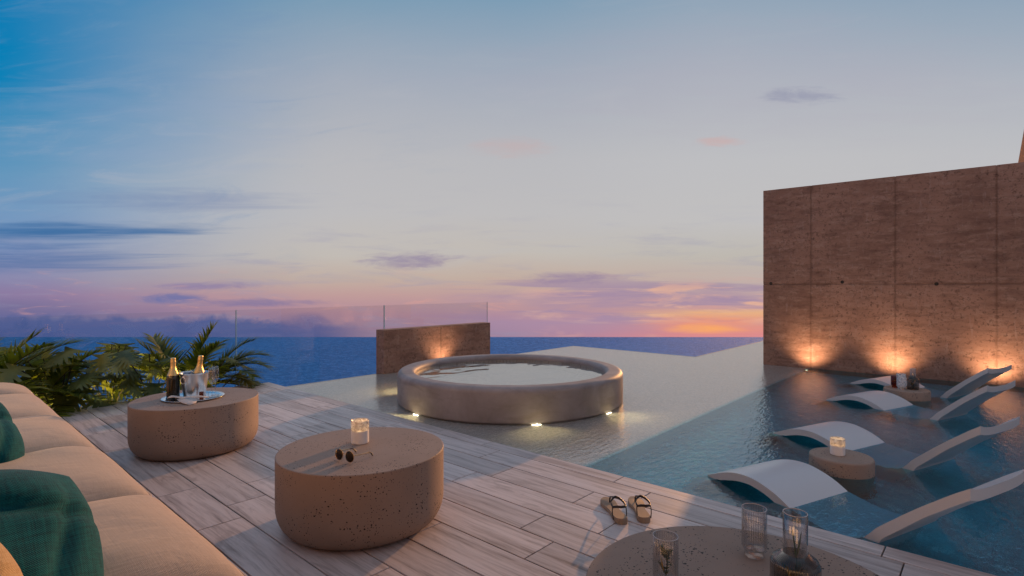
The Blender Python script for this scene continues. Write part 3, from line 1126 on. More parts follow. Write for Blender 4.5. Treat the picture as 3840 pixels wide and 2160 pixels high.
# ------------------------------------------------------------------ in-water loungers
UP = [(-0.20, -0.388), (-0.13, -0.19), (-0.02, -0.024), (0.065, 0.027), (0.144, 0.060), (0.23, 0.080), (0.315, 0.084), (0.39, 0.073), (0.49, 0.041), (0.593, -0.014),
      (0.68, -0.066), (0.77, -0.10), (0.86, -0.092), (0.92, -0.055), (0.956, -0.012), (0.99, 0.025), (1.024, 0.066), (1.10, 0.136), (1.19, 0.216), (1.26, 0.273), (1.33, 0.329), (1.387, 0.370)]
LO = [(-0.13, -0.388), (-0.06, -0.20), (0.055, -0.022), (0.11, 0.001), (0.164, 0.018), (0.23, 0.034), (0.30, 0.040), (0.36, 0.034), (0.44, 0.012), (0.535, -0.035),
      (0.64, -0.12), (0.73, -0.388), (0.90, -0.388), (0.985, -0.12), (1.022, -0.022), (1.036, 0.005), (1.052, 0.028), (1.12, 0.092), (1.21, 0.178), (1.27, 0.228), (1.34, 0.285), (1.387, 0.320)]
LW = 0.53


def lounger_mesh():
    up = catmull([Vector((s, 0, z)) for s, z in UP], 4)
    lo = catmull([Vector((s, 0, z)) for s, z in LO], 4)
    n, k = len(up), 12
    bm = bmesh.new()
    U, L = [], []
    for i in range(n):
        dish = 0.0
        s = up[i].x
        if s > 0.9:
            dish = 0.022 * min(1.0, (s - 0.9) / 0.3)
        ru, rl = [], []
        for j in range(k + 1):
            t = j / k
            dz = -dish * (1 - (2 * t - 1) ** 4)
            ru.append(bm.verts.new((up[i].x, t * LW, up[i].z + dz)))
            rl.append(bm.verts.new((lo[i].x, t * LW, lo[i].z + dz * 0.9)))
        U.append(ru)
        L.append(rl)
    for i in range(n - 1):
        for j in range(k):
            bm.faces.new((U[i][j], U[i + 1][j], U[i + 1][j + 1], U[i][j + 1]))
            bm.faces.new((L[i][j], L[i][j + 1], L[i + 1][j + 1], L[i + 1][j]))
        for j in (0, k):
            bm.faces.new((U[i][j], U[i + 1][j], L[i + 1][j], L[i][j]))
    for i in (0, n - 1):
        for j in range(k):
            bm.faces.new((U[i][j], U[i][j + 1], L[i][j + 1], L[i][j]))
    es = [e for e in bm.edges if len(e.link_faces) == 2 and e.calc_face_angle(0) > radians(55)]
    bmesh.ops.bevel(bm, geom=es, offset=0.004, segments=2, affect='EDGES', profile=0.5)
    return bm


LGROUP = 'white loungers standing in the shallow water'
llab = ['white in-water lounger closest to the deck, its head running out of the frame',
        'white in-water lounger just behind the side table with the candle',
        'white in-water lounger in front of the side table with the carafe',
        'white in-water lounger farthest away, beside the tall concrete wall']
lpos = [(3.415, 1.384), (4.765, 1.375), (6.558, 1.363), (7.855, 1.369)]
l0 = None
for (x, y), lb in zip(lpos, llab):
    if l0 is None:
        l0 = obj('pool_lounger', lounger_mesh(), M['white'])
        sharp(l0, 50)
        o = l0
    else:
        o = l0.copy()
        COL.objects.link(o)
    # local +X runs from foot to head, local +Y across
    o.location = (x, y, WZ + 0.006)
    o.rotation_euler = (0, 0, radians(-90 - 20.2))
    tag(o, lb, 'lounger', LGROUP)


# ------------------------------------------------------------------ sofa
def superpillow(bm, cx, cy, cz, hx, hy, ht, hb, nx=22, ny=22, pw=5.0, wr=None, pinch=0.0):
    """closed cushion: dome top ht, belly hb, edge seam at cz"""
    def prof(u):
        return max(0.0, 1 - abs(u) ** pw) ** 0.55
    T, B = [], []
    for i in range(nx + 1):
        u = -cos(pi * i / nx)
        rt, rb = [], []
        for j in range(ny + 1):
            v = -cos(pi * j / ny)
            h = prof(u) * prof(v)
            px = cx + hx * u * (1 - pinch * v * v)
            py = cy + hy * v * (1 - pinch * u * u)
            e = wr(u, v) if wr else 0.0
            vt = bm.verts.new((px, py, cz + ht * h + e * h))
            rt.append(vt)
            if i in (0, nx) or j in (0, ny):
                rb.append(vt)
            else:
                rb.append(bm.verts.new((px, py, cz - hb * h)))
        T.append(rt)
        B.append(rb)
    for i in range(nx):
        for j in range(ny):
            bm.faces.new((T[i][j], T[i + 1][j], T[i + 1][j + 1], T[i][j + 1]))
            bm.faces.new((B[i][j], B[i][j + 1], B[i + 1][j + 1], B[i + 1][j]))


sofa = thing('sofa', 'long low sofa with a row of beige seat cushions along the deck', 'sofa')
bm = bmesh.new()
box(bm, -0.55, 0.60, -0.30, 6.02, 0.002, 0.245, 0.015, 2)
obj('base', bm, M['sofabase'], sofa, smooth=False)
bm = bmesh.new()
box(bm, -0.55, -0.24, -0.30, 6.02, 0.247, 0.80, 0.06, 4)
obj('backrest', bm, M['cushion'], sofa)
seams = [6.07, 5.47, 4.47, 3.50, 2.570, 1.630, 0.67, -0.29]
for k, (b, a) in enumerate(zip(seams, seams[1:])):
    ph = k * 1.7
    def wr(u, v, ph=ph):
        return 0.006 * sin(3.1 * u + ph) * cos(2.3 * v + ph) + 0.003 * sin(9 * u + 5 * v + ph)
    bm = bmesh.new()
    superpillow(bm, 0.215, (a + b) / 2, 0.335, 0.455, (b - a) / 2 - 0.002, 0.098, 0.088, 26, 26, 5.0, wr)
    cu = obj('seat_cushion', bm, M['cushion'], sofa)
    bm = bmesh.new()
    x0, x1, y0, y1, z = 0.215 - 0.455, 0.215 + 0.457, a + 0.004, b - 0.004, 0.335
    r = 0.03
    path = []
    for (cx, cy, a0) in ((x1 - r, y1 - r, 0), (x0 + r, y1 - r, 90), (x0 + r, y0 + r, 180), (x1 - r, y0 + r, 270)):
        for q in range(5):
            an = radians(a0 + 22.5 * q)
            path.append((cx + r * cos(an), cy + r * sin(an), z))
    tube(bm, path, 0.0055, 6, closed=True)
    obj('piping', bm, M['cushion'], cu)


def throw_pillow(label, m, loc, size, thick, normal, roll, seed, group=None):
    rnd = random.Random(seed)
    fs = [(rnd.uniform(2, 5), rnd.uniform(2, 5), rnd.uniform(0, 6), rnd.uniform(0.004, 0.010)) for _ in range(5)]
    def wr(u, v):
        e = sum(a * sin(fx * u + fy * v + p) for fx, fy, p, a in fs)
        e -= 0.035 * math.exp(-((u * 0.7 + v * 0.72 + 0.35) / 0.11) ** 2) * (1 - u * u)
        e -= 0.028 * math.exp(-((v - 0.50 + 0.22 * u) / 0.075) ** 2) * (1 - 0.5 * u * u)
        e -= 0.022 * math.exp(-((u * 0.9 - v * 0.35 - 0.35) / 0.09) ** 2) * (1 - v * v)
        return e
    bm = bmesh.new()
    superpillow(bm, 0, 0, 0, size / 2, size / 2, thick / 2, thick / 2, 44, 44, 2.6, wr, 0.15)
    o = obj('throw_pillow', bm, m)
    o.location = loc
    q = Vector(normal).normalized().to_track_quat('Z', 'Y')
    o.rotation_euler = (q @ Euler((0, 0, roll)).to_quaternion()).to_euler()
    return tag(o, label, 'pillow', group)


throw_pillow('dark green woven throw pillow beside the mustard pillow at the near end of the sofa', M['green'], (0.125, 1.77, 0.518), 0.50, 0.25, (0.45, -0.80, 0.50), -0.22, 3, 'green throw pillows on the sofa')
throw_pillow('dark green woven throw pillow lying farther along the sofa', M['green'], (0.16, 3.30, 0.525), 0.46, 0.23, (0.60, -0.65, 0.5), -0.2, 8, 'green throw pillows on the sofa')
throw_pillow('mustard linen throw pillow at the near end of the sofa', M['tan'], (-0.01, 1.47, 0.52), 0.44, 0.22, (0.45, -0.75, 0.6), -0.1, 5)


# ------------------------------------------------------------------ candles
def candle(x, y, z, r, h, label):
    c = thing('candle', label, 'candle', (x, y, z), group='lit candles in mottled glass')
    hw = h * 0.56
    bm = bmesh.new()
    lathe(bm, [(0.0, 0.0), (r - 0.003, 0.0), (r, 0.003), (r, hw), (r - 0.003, hw), (r - 0.003, hw - 0.006), (0.004, hw - 0.010), (0.0, hw - 0.010)], 40)
    sharp(obj('wax_cup', bm, M['wax'], c))
    bm = bmesh.new()
    lathe(bm, [(r, hw + 0.0005), (r, h - 0.001), (r - 0.0015, h), (r - 0.003, h - 0.001), (r - 0.003, hw + 0.0005)], 40)
    obj('glass_sleeve', bm, M['frost'], c)
    bm = bmesh.new()
    lathe(bm, [(0.0, 0.0), (0.0035, 0.004), (0.0045, 0.009), (0.002, 0.018), (0.0, 0.024)], 12, (0, 0, hw - 0.004))
    obj('flame', bm, M['flame'], c)
    lamp('lamp', 'POINT', (0, 0, hw + 0.012), 0.36, (1.0, 0.66, 0.34), c, size=0.012)
    return c


candle(1.613, 2.530, TZ + 0.0005, 0.046, 0.120, 'lit candle in white and mottled glass on the table with the sunglasses')
candle(4.128, 0.790, 0.0805, 0.044, 0.108, 'lit candle in white and mottled glass on the side table in the water')

# ------------------------------------------------------------------ sunglasses
sg = thing('sunglasses', 'round dark sunglasses with thin gold wire frame lying on the table', 'sunglasses', (1.388, 2.310, TZ + 0.001), (0, 0, radians(12)))
LR = 0.0262
for s in (-1, 1):
    bm = bmesh.new()
    lathe(bm, [(0.0, 0.0028), (LR * 0.6, 0.0022), (LR - 0.001, 0.0005), (LR - 0.001, -0.0005), (LR * 0.6, 0.0008), (0.0, 0.0014)], 32)
    ln = obj('lens', bm, M['darklens'], sg)
    ln.location = (0.0, s * 0.035, LR + 0.002)
    ln.rotation_euler = (0, radians(-84), radians(-s * 5))
    bm = bmesh.new()
    tube(bm, [(0.0, s * 0.035 + LR * cos(2 * pi * k / 32), LR + 0.002 + LR * sin(2 * pi * k / 32)) for k in range(32)], 0.0013, 6, closed=True)
    obj('rim', bm, M['goldwire'], sg)
    bm = bmesh.new()
    pts = catmull([(0.001, s * 0.0605, 0.036), (0.012, s * 0.064, 0.036), (0.06, s * 0.062, 0.030), (0.098, s * 0.060, 0.026)], 4)
    tube(bm, pts, 0.0019, 6)
    tp = obj('temple', bm, M['goldwire'], sg)
    bm = bmesh.new()
    tube(bm, catmull([(0.092, s * 0.060, 0.0265), (0.108, s * 0.059, 0.024), (0.120, s * 0.057, 0.014), (0.128, s * 0.056, 0.003)], 4), [0.0022 + 0.0014 * k / 12 for k in range(13)], 6)
    obj('temple_tip', bm, M['black'], tp)
bm = bmesh.new()
tube(bm, catmull([(0.0, -0.0115, 0.034), (-0.002, 0, 0.038), (0.0, 0.0115, 0.034)], 5), 0.0012, 6)
obj('bridge', bm, M['goldwire'], sg)

# ------------------------------------------------------------------ tray with bottles
TRZ = TZ + 0.0005
bm = bmesh.new()
lathe(bm, [(0.0, 0.002), (0.175, 0.002), (0.182, 0.004), (0.205, 0.012), (0.2065, 0.0105), (0.184, 0.001), (0.176, 0.0), (0.0, 0.0)], 72)
tray = tag(obj('serving_tray', bm, M['silver']), 'round polished metal tray under the ice bucket and bottle', 'tray')
tray.location = (1.43, 4.47, TRZ)
TRT = TRZ + 0.0025


def bottle(x, y, z, label, h=0.297, r=0.0435, rot=(0, 0, 0), foil_from=0.545):
    b = thing('champagne_bottle', label, 'bottle', (x, y, z), rot, 'champagne bottles on the tray table')
    def rad(t):
        if t < 0.48:
            return r
        if t < 0.80:
            k = (t - 0.48) / 0.32
            k = k * k * (3 - 2 * k)
            return r + (0.0165 - r) * k
        return 0.0165
    ts = [k / 48 for k in range(49)]
    bm = bmesh.new()
    pr = [(0.0, 0.006), (r * 0.7, 0.004), (r - 0.003, 0.0), (r, 0.004)] + [(rad(t), t * h) for t in ts if 0.03 < t <= foil_from + 0.02] 
    lathe(bm, pr, 36)
    obj('glass_body', bm, M['bottle'], b)
    bm = bmesh.new()
    e = 0.0008
    pr = [(rad(t) + e + (0.0016 if 0.885 < t < 0.915 else 0) , t * h) for t in ts if foil_from <= t <= 0.985]
    pr += [(0.0165, h - 0.001), (0.012, h), (0.0, h + 0.001)]
    lathe(bm, pr, 36)
    obj('foil_capsule', bm, M['foil'], b)
    return b


bottle(1.325, 4.571, TRT, 'dark champagne bottle with gold foil neck standing on the tray')
bk = thing('ice_bucket', 'brushed steel ice bucket with ring handles on the tray', 'ice bucket', (1.454, 4.524, TRT), (0, 0, radians(205)))
BH = 0.178
bm = bmesh.new()
lathe(bm, [(0.0, 0.001), (0.070, 0.0), (0.0735, 0.004), (0.094, BH - 0.012), (0.0985, BH - 0.004), (0.101, BH), (0.099, BH + 0.0015), (0.0955, BH - 0.003), (0.092, BH - 0.012), (0.072, 0.006), (0.0, 0.006)], 64)
sharp(obj('pail', bm, M['steel'], bk), 60)
for s in (-1, 1):
    bm = bmesh.new()
    tube(bm, [(s * 0.0955 + s * 0.004, 0.024 * cos(2 * pi * k / 28), BH - 0.047 + 0.024 * sin(2 * pi * k / 28)) for k in range(28)], 0.0025, 8, closed=True)
    rg = obj('ring_handle', bm, M['steel'], bk)
    bm = bmesh.new()
    box(bm, s * 0.0955 - 0.006, s * 0.0955 + 0.006, -0.007, 0.007, BH - 0.029, BH - 0.015, 0.003, 2)
    obj('lug', bm, M['steel'], rg)
bottle(1.468, 4.530, TRT + 0.0075, 'champagne bottle with gold foil neck chilling in the ice bucket', rot=(radians(4), radians(5), 0))
bm = bmesh.new()
rnd = random.Random(4)
for k in range(60):
    a, rr = rnd.uniform(0, 2 * pi), sqrt(rnd.random()) * 0.083
    if rr < 0.04 and rnd.random() < 0.5:
        continue
    s = rnd.uniform(0.018, 0.030)
    mt = Matrix.Translation((1.454 + rr * cos(a), 4.524 + rr * sin(a), TRT + BH - 0.012 + rnd.uniform(-0.008, 0.016) - rr * 0.05)) @ Euler((rnd.uniform(0, 3), rnd.uniform(0, 3), rnd.uniform(0, 3))).to_matrix().to_4x4() @ Matrix.Diagonal((s, s, s * 0.8, 1))
    r = bmesh.ops.create_cube(bm, size=1.0, matrix=mt)
    es = list({e for v in r['verts'] for e in v.link_edges})
    bmesh.ops.bevel(bm, geom=es, offset=0.003, segments=1, affect='EDGES')
ice = structure(tag(obj('crushed_ice', bm, M['ice'], smooth=False), 'heap of clear ice filling the steel bucket', 'ice'), 'stuff')


def flute(x, y, z, label):
    f = thing('champagne_flute', label, 'glass', (x, y, z), group='champagne flutes on the tray')
    bm = bmesh.new()
    pr = [(0.0, 0.092), (0.006, 0.094), (0.016, 0.106), (0.0225, 0.130), (0.0245, 0.155), (0.0235, 0.185), (0.0205, 0.218), (0.0195, 0.218), (0.0225, 0.185), (0.0235, 0.155), (0.0215, 0.131), (0.015, 0.108), (0.0, 0.097)]
    lathe(bm, pr, 32)
    obj('bowl', bm, M['flute'], f)
    bm = bmesh.new()
    lathe(bm, [(0.0, 0.0), (0.030, 0.0), (0.030, 0.0015), (0.008, 0.004), (0.0035, 0.010), (0.003, 0.085), (0.006, 0.0925), (0.0, 0.0925)], 28)
    obj('stem', bm, M['flute'], f)
    return f


flute(1.530, 4.392, TRT, 'empty champagne flute at the near right of the tray')
flute(1.574, 4.450, TRT, 'empty champagne flute standing just behind the other one')


def shot_glass(x, y, label, m):
    bm = bmesh.new()
    lathe(bm, [(0.0, 0.0), (0.014, 0.0), (0.016, 0.045), (0.015, 0.0455), (0.0135, 0.006), (0.0, 0.006)], 24)
    o = obj('shot_glass', bm, m)
    o.location = (x, y, TRT)
    return tag(o, label, 'glass')


shot_glass(1.462, 4.402, 'small amber tumbler at the foot of the ice bucket', M['amber'])
shot_glass(1.488, 4.372, 'small clear tumbler at the foot of the ice bucket', M['glass'])

# folded napkin hanging over the tray edge
bm = bmesh.new()
NL = [((1.262, 4.478), (1.316, 4.520)), ((1.318, 4.420), (1.372, 4.462)), ((1.392, 4.342), (1.432, 4.384)), ((1.450, 4.282), (1.486, 4.318))]
n = 14
rows = []
for i in range(n + 1):
    t = i / n * 3
    k = min(int(t), 2)
    fr_ = t - k
    a0, b0 = Vector(NL[k][0]).lerp(Vector(NL[k + 1][0]), fr_), Vector(NL[k][1]).lerp(Vector(NL[k + 1][1]), fr_)
    row = []
    for j in range(7):
        s = j / 6
        pxy = a0.lerp(b0, s)
        z = TRZ + 0.020 + 0.007 * sin(3 * t + 2.2 * s) * (1 - s * 0.4) + 0.006 * sin(s * pi)
        row.append(bm.verts.new((pxy.x, pxy.y, z)))
    rows.append(row)
for i in range(n):
    for j in range(6):
        bm.faces.new((rows[i][j], rows[i][j + 1], rows[i + 1][j + 1], rows[i + 1][j]))
flap = [[(1.300, 4.400, 0.016), (1.372, 4.384, 0.019)], [(1.294, 4.33, 0.015), (1.395, 4.338, 0.018)], [(1.296, 4.268, 0.010), (1.400, 4.290, 0.014)], [(1.318, 4.200, 0.003), (1.372, 4.238, 0.004)]]
fv = [[bm.verts.new((x, y, TRZ + z)) for x, y, z in r] for r in flap]
for i in range(3):
    bm.faces.new((fv[i][0], fv[i][1], fv[i + 1][1], fv[i + 1][0]))
nap = obj('napkin', bm, M['napkin'])
sm = nap.modifiers.new('thick', 'SOLIDIFY')
sm.thickness = 0.004
sm.offset = 0
tag(nap, 'folded white cloth napkin draped over the near edge of the tray', 'napkin')


# ------------------------------------------------------------------ sandals
def sandal(heel, toe, side, label):
    heel, toe = Vector(heel), Vector(toe)
    d = toe - heel
    L = d.length
    rz = math.atan2(d.y, d.x)
    s = thing('sandal', label, 'sandal', (heel.x, heel.y, 0.001), (0, 0, rz), 'pair of sandals on the deck')
    # outline, heel at 0, toe at L; half widths
    W_ = [(0.0, 0.0), (0.02, 0.55), (0.08, 0.86), (0.2, 0.92), (0.38, 0.80), (0.52, 0.84), (0.68, 1.12), (0.8, 1.16), (0.9, 0.95), (0.97, 0.5), (1.0, 0.0)]
    cen = [(t, side * 0.006 * sin((t - 0.35) * 3.0)) for t, _ in W_]
    fine = catmull([(t, w, c[1]) for (t, w), c in zip(W_, cen)], 5)
    hw = 0.036
    left = [(p.x * L, p.z + p.y * hw) for p in fine]
    right = [(p.x * L, p.z - p.y * hw) for p in fine[1:-1]][::-1]
    out = left + right
    def zz(x):
        t = x / L
        return 0.030 - 0.006 * sin(min(1, max(0, t)) * pi) - 0.008 * t
    bm = bmesh.new()
    lo = [bm.verts.new((x, y, 0.0)) for x, y in out]
    mid = [bm.verts.new((x, y, zz(x) - 0.003)) for x, y in out]
    cx = [(x, y * 0.94) for x, y in out]
    up = [bm.verts.new((min(max(x, 0.004), L - 0.004), y, zz(x))) for x, y in cx]
    n = len(out)
    for i in range(n):
        j = (i + 1) % n
        bm.faces.new((lo[i], lo[j], mid[j], mid[i]))
        bm.faces.new((mid[i], mid[j], up[j], up[i]))
    bm.faces.new(lo[::-1])
    k = len(left)
    # top skin as strips from left to right side
    for i in range(k - 1):
        a, b = up[i], up[i + 1]
        ra = up[(n - i) % n] if i > 0 else up[0]
        rb = up[n - i - 1] if i + 1 < k - 1 else up[k - 1]
        vs = []
        for v in (a, b, rb, ra):
            if v not in vs:
                vs.append(v)
        if len(vs) > 2:
            try:
                bm.faces.new(vs)
            except ValueError:
                pass
    sharp(obj('sole', bm, M['cork'], s), 50)
    z0 = 0.026
    # ankle strap: a loop held up by two thin side stays, and the toe post with its front strap
    loop = catmull([(0.16 * L, 0.034, 0.070), (0.06 * L, 0.020, 0.084), (0.03 * L, 0.0, 0.086), (0.06 * L, -0.020, 0.084), (0.16 * L, -0.034, 0.070), (0.30 * L, -0.032, 0.080), (0.40 * L, 0.0, 0.092), (0.30 * L, 0.032, 0.080), (0.16 * L, 0.034, 0.070)], 5)
    bm = bmesh.new()
    for i, p in enumerate(loop[:-1]):
        pass
    m_ = len(loop) - 1
    hgt = 0.0062
    ctr = Vector((0.2 * L, 0, 0.08))
    V = []
    for i in range(m_):
        p = loop[i]
        nrm = Vector((p.x - ctr.x, p.y, 0)).normalized() * 0.0016
        V.append([bm.verts.new((p.x + nrm.x * a, p.y + nrm.y * a, p.z + b)) for a, b in ((1, hgt), (1, -hgt), (-1, -hgt), (-1, hgt))])
    for i in range(m_):
        a, b = V[i], V[(i + 1) % m_]
        for j in range(4):
            bm.faces.new((a[j], a[(j + 1) % 4], b[(j + 1) % 4], b[j]))
    obj('ankle_strap', bm, M['leather'], s)
    for sg_ in (-1, 1):
        bm = bmesh.new()
        tube(bm, catmull([(0.13 * L, sg_ * 0.033, 0.010), (0.15 * L, sg_ * 0.037, 0.040), (0.17 * L, sg_ * 0.035, 0.071)], 4), 0.0027, 6)
        obj('stay', bm, M['leather'], s)
    bm = bmesh.new()
    tube(bm, catmull([(0.76 * L, 0.0, 0.016), (0.74 * L, 0.0, 0.048), (0.62 * L, 0.0, 0.066), (0.50 * L, 0.0, 0.080), (0.40 * L, 0.0, 0.090)], 5), 0.0042, 6)
    obj('toe_post', bm, M['leather'], s)
    return s


sandal((2.395, 1.402), (2.610, 1.628), 1, 'left one of two cork sandals with dark leather straps near the pool edge')
sandal((2.490, 1.318), (2.712, 1.525), -1, 'right one of two cork sandals with dark leather straps near the pool edge')


# ------------------------------------------------------------------ ribbed glasses and carafes
def leaf_blade(bm, base, tip, width, bend=0.0, up=Vector((0, 0, 1))):
    base, tip = Vector(base), Vector(tip)
    d = tip - base
    sd_ = d.cross(Vector((0.31, 0.2, 0.93))).normalized()
    prev = None
    for k in range(7):
        t = k / 6
        w = width * sin(pi * min(0.999, t * 0.93 + 0.05)) ** 0.8 if k < 6 else 0.0004
        c = base + d * t + up * bend * sin(pi * t)
        a, m_, b = bm.verts.new(c - sd_ * w), bm.verts.new(c + up * -0.12 * w), bm.verts.new(c + sd_ * w)
        if prev:
            bm.faces.new((prev[0], prev[1], m_, a))
            bm.faces.new((prev[1], prev[2], b, m_))
        prev = (a, m_, b)


def tumbler(x, y, z, label, h=0.145, r=0.0355, m=None):
    bm = bmesh.new()
    f = 0.74
    lathe(bm, [(0.0, 0.0), (r * f, 0.0), (r * f + 0.001, 0.002), (r * f + 0.001, 0.018), (r - 0.003, 0.024), (r, 0.030), (r, h), (r - 0.0009, h + 0.0006), (r - 0.0018, h), (r - 0.0018, 0.032), (r - 0.006, 0.026), (0.0, 0.024)], 64)
    o = sharp(obj('ribbed_glass', bm, m or M['ribbed']), 60)
    for rr_, zz_ in ((r - 0.0009, h + 0.0004), (r * f, 0.0225)):
        bm = bmesh.new()
        tube(bm, [(rr_ * cos(2 * pi * k / 48), rr_ * sin(2 * pi * k / 48), zz_) for k in range(48)], 0.0011, 6, closed=True)
        obj('rim', bm, M['lip'], o)
    o.location = (x, y, z)
    return tag(o, label, 'glass', 'ribbed drinking glasses')


def carafe(x, y, z, label, rb=0.060, hs=0.140, rn=0.0295, h=0.243):
    c = thing('carafe', label, 'carafe', (x, y, z), group='smoked glass carafes')
    bm = bmesh.new()
    lathe(bm, [(0.0, 0.0), (rb - 0.004, 0.0), (rb, 0.004), (rb, hs - 0.028), (rb - 0.006, hs - 0.016), (rn + 0.004, hs - 0.001), (rn, hs)], 80)
    obj('body', bm, M['smoke'], c)
    bm = bmesh.new()
    lathe(bm, [(rn, hs), (rn, h), (rn - 0.0012, h + 0.0008), (rn - 0.0022, h), (rn - 0.0022, hs)], 48)
    nk = obj('neck', bm, M['flute'], c)
    bm = bmesh.new()
    tube(bm, [((rn - 0.001) * cos(2 * pi * k / 48), (rn - 0.001) * sin(2 * pi * k / 48), h + 0.0004) for k in range(48)], 0.0012, 6, closed=True)
    obj('rim', bm, M['lip'], nk)
    return c


def herb(x, y, z, hgt, label, spread, n, seed, tall=False):
    rnd = random.Random(seed)
    s = thing('herb_sprig', label, 'herbs', (x, y, z), group='green herb sprigs in the glassware')
    bm = bmesh.new()
    for k in range(n):
        a = rnd.uniform(0, 2 * pi)
        zb = (0.085 if tall else hgt * 0.8) * rnd.uniform(0.08, 1.0)
        rr = spread * rnd.uniform(0.5, 1.0)
        leaf_blade(bm, (0.003 * cos(a), 0.003 * sin(a), zb), (rr * cos(a), rr * sin(a), zb + rnd.uniform(-0.01, 0.03)), rnd.uniform(0.006, 0.011), 0.006)
    obj('leaves', bm, M['sprig'], s, recalc=False)
    bm = bmesh.new()
    tube(bm, catmull([(0, 0, 0.002), (0.004, -0.003, hgt * 0.5), (-0.004, 0.006, hgt)], 4), 0.0016, 6)
    if tall:
        leaf_blade(bm, (0.004, -0.004, hgt * 0.66), (0.012, -0.012, hgt * 0.98), 0.0035)
    obj('stalk', bm, M['sprig'], s)
    bm = bmesh.new()
    lathe(bm, [(0.0, 0.0), (0.017, 0.001), (0.018, 0.003), (0.0, 0.004)], 20)
    y_ = obj('citrus_slice', bm, M['sprig_y'], s)
    y_.location = (-spread * 0.25, spread * 0.3, hgt * 0.42)
    y_.rotation_euler = (1.3, 0.5, 0.4)
    return s


tumbler(1.402, 0.684, TZ + 0.0005, 'ribbed glass with mint and citrus inside, near the left of the foreground table', 0.143, 0.0345)
herb(1.402, 0.684, TZ + 0.0275, 0.085, 'mint and citrus in the ribbed glass on the foreground table', 0.028, 16, 2)
tumbler(1.750, 0.560, TZ + 0.0005, 'empty ribbed glass beside the carafe on the foreground table', 0.147, 0.0365)
carafe(1.545, 0.392, TZ + 0.0005, 'smoked ribbed carafe with clear neck on the foreground table')
herb(1.545, 0.392, TZ + 0.004, 0.195, 'tall mint sprig inside the carafe on the foreground table', 0.048, 34, 5, tall=True)
LZ = 0.0805
tumbler(7.195, 0.775, LZ, 'tall cut glass full of ice on the far side table in the water', 0.165, 0.043, M['cut'])
tumbler(7.275, 0.840, LZ, 'shorter amber glass at the back of the far side table', 0.130, 0.038, M['amber'])
carafe(7.275, 0.680, LZ, 'smoked ribbed carafe with clear neck on the far side table in the water', 0.056, 0.140, 0.028, 0.222)
herb(7.275, 0.680, LZ + 0.004, 0.125, 'mint leaves inside the carafe on the far side table', 0.044, 30, 9)


# ================================================================== PLANTS
def frond(bmf, bms, base, azim, elev, length, droop, nleaf, lw, ll, rnd):
    d0 = Vector((cos(azim) * cos(elev), sin(azim) * cos(elev), sin(elev)))
    pts = []
    p = Vector(base)
    d = d0.copy()
    steps = 14
    for k in range(steps + 1):
        pts.append(p.copy())
        p = p + d * (length / steps)
        d = (d + Vector((0, 0, -droop / steps * (0.4 + 1.3 * k / steps)))).normalized()
    tube(bms, pts, [0.007 * (1 - 0.8 * k / steps) + 0.0012 for k in range(steps + 1)], 5)
    for k in range(nleaf):
        t = 0.16 + 0.84 * k / (nleaf - 1)
        x = t * steps
        i = min(int(x), steps - 1)
        c = pts[i].lerp(pts[i + 1], x - i)
        ax = (pts[i + 1] - pts[i]).normalized()
        sd_ = ax.cross(Vector((0, 0, 1)))
        if sd_.length < 0.05:
            sd_ = Vector((1, 0, 0))
        sd_.normalize()
        nn = sd_.cross(ax).normalized()
        L = ll * (0.55 + 0.75 * sin(pi * min(1.0, 0.15 + 0.8 * t))) * rnd.uniform(0.85, 1.1)
        for s in (-1, 1):
            dr = (sd_ * s * 0.78 + ax * (0.55 + 0.45 * t) + nn * 0.32 + Vector((rnd.uniform(-.1, .1), rnd.uniform(-.1, .1), rnd.uniform(-.1, .1)))).normalized()
            w = lw * rnd.uniform(0.8, 1.15)
            wd = dr.cross(nn).normalized()
            prev = None
            q = c.copy()
            dd = dr.copy()
            for j in range(5):
                tj = j / 4
                ww = w * (0.55 + 0.45 * sin(pi * min(1, tj + 0.3))) * (1 - tj ** 2.2) + 0.0006
                a, b = bmf.verts.new(q - wd * ww), bmf.verts.new(q + wd * ww)
                if prev:
                    bmf.faces.new((prev[0], prev[1], b, a))
                prev = (a, b)
                q = q + dd * (L / 4)
                dd = (dd + Vector((0, 0, -0.16))).normalized()


def palm(x, y, z, h, label, fr, seed):
    rnd = random.Random(seed)
    t = thing('palm', label, 'palm', (x, y, z), group='palms in the planter')
    bm = bmesh.new()
    prof = [(0.0, 0.0)] + [(0.05 - 0.012 * k / 10 + (0.006 if k % 2 else 0), h * k / 10) for k in range(11)] + [(0.0, h + 0.01)]
    lathe(bm, prof, 12)
    obj('trunk', bm, M['trunk'], t)
    bf, bs = bmesh.new(), bmesh.new()
    for az, el, ln, dr in fr:
        frond(bf, bs, (rnd.uniform(-.02, .02), rnd.uniform(-.02, .02), h - 0.02), radians(az), radians(el), ln, dr, 30, 0.0145, 0.24, rnd)
    obj('foliage', bf, M['palm'], t, recalc=False)
    obj('frond_stalks', bs, M['stem'], t)
    return t


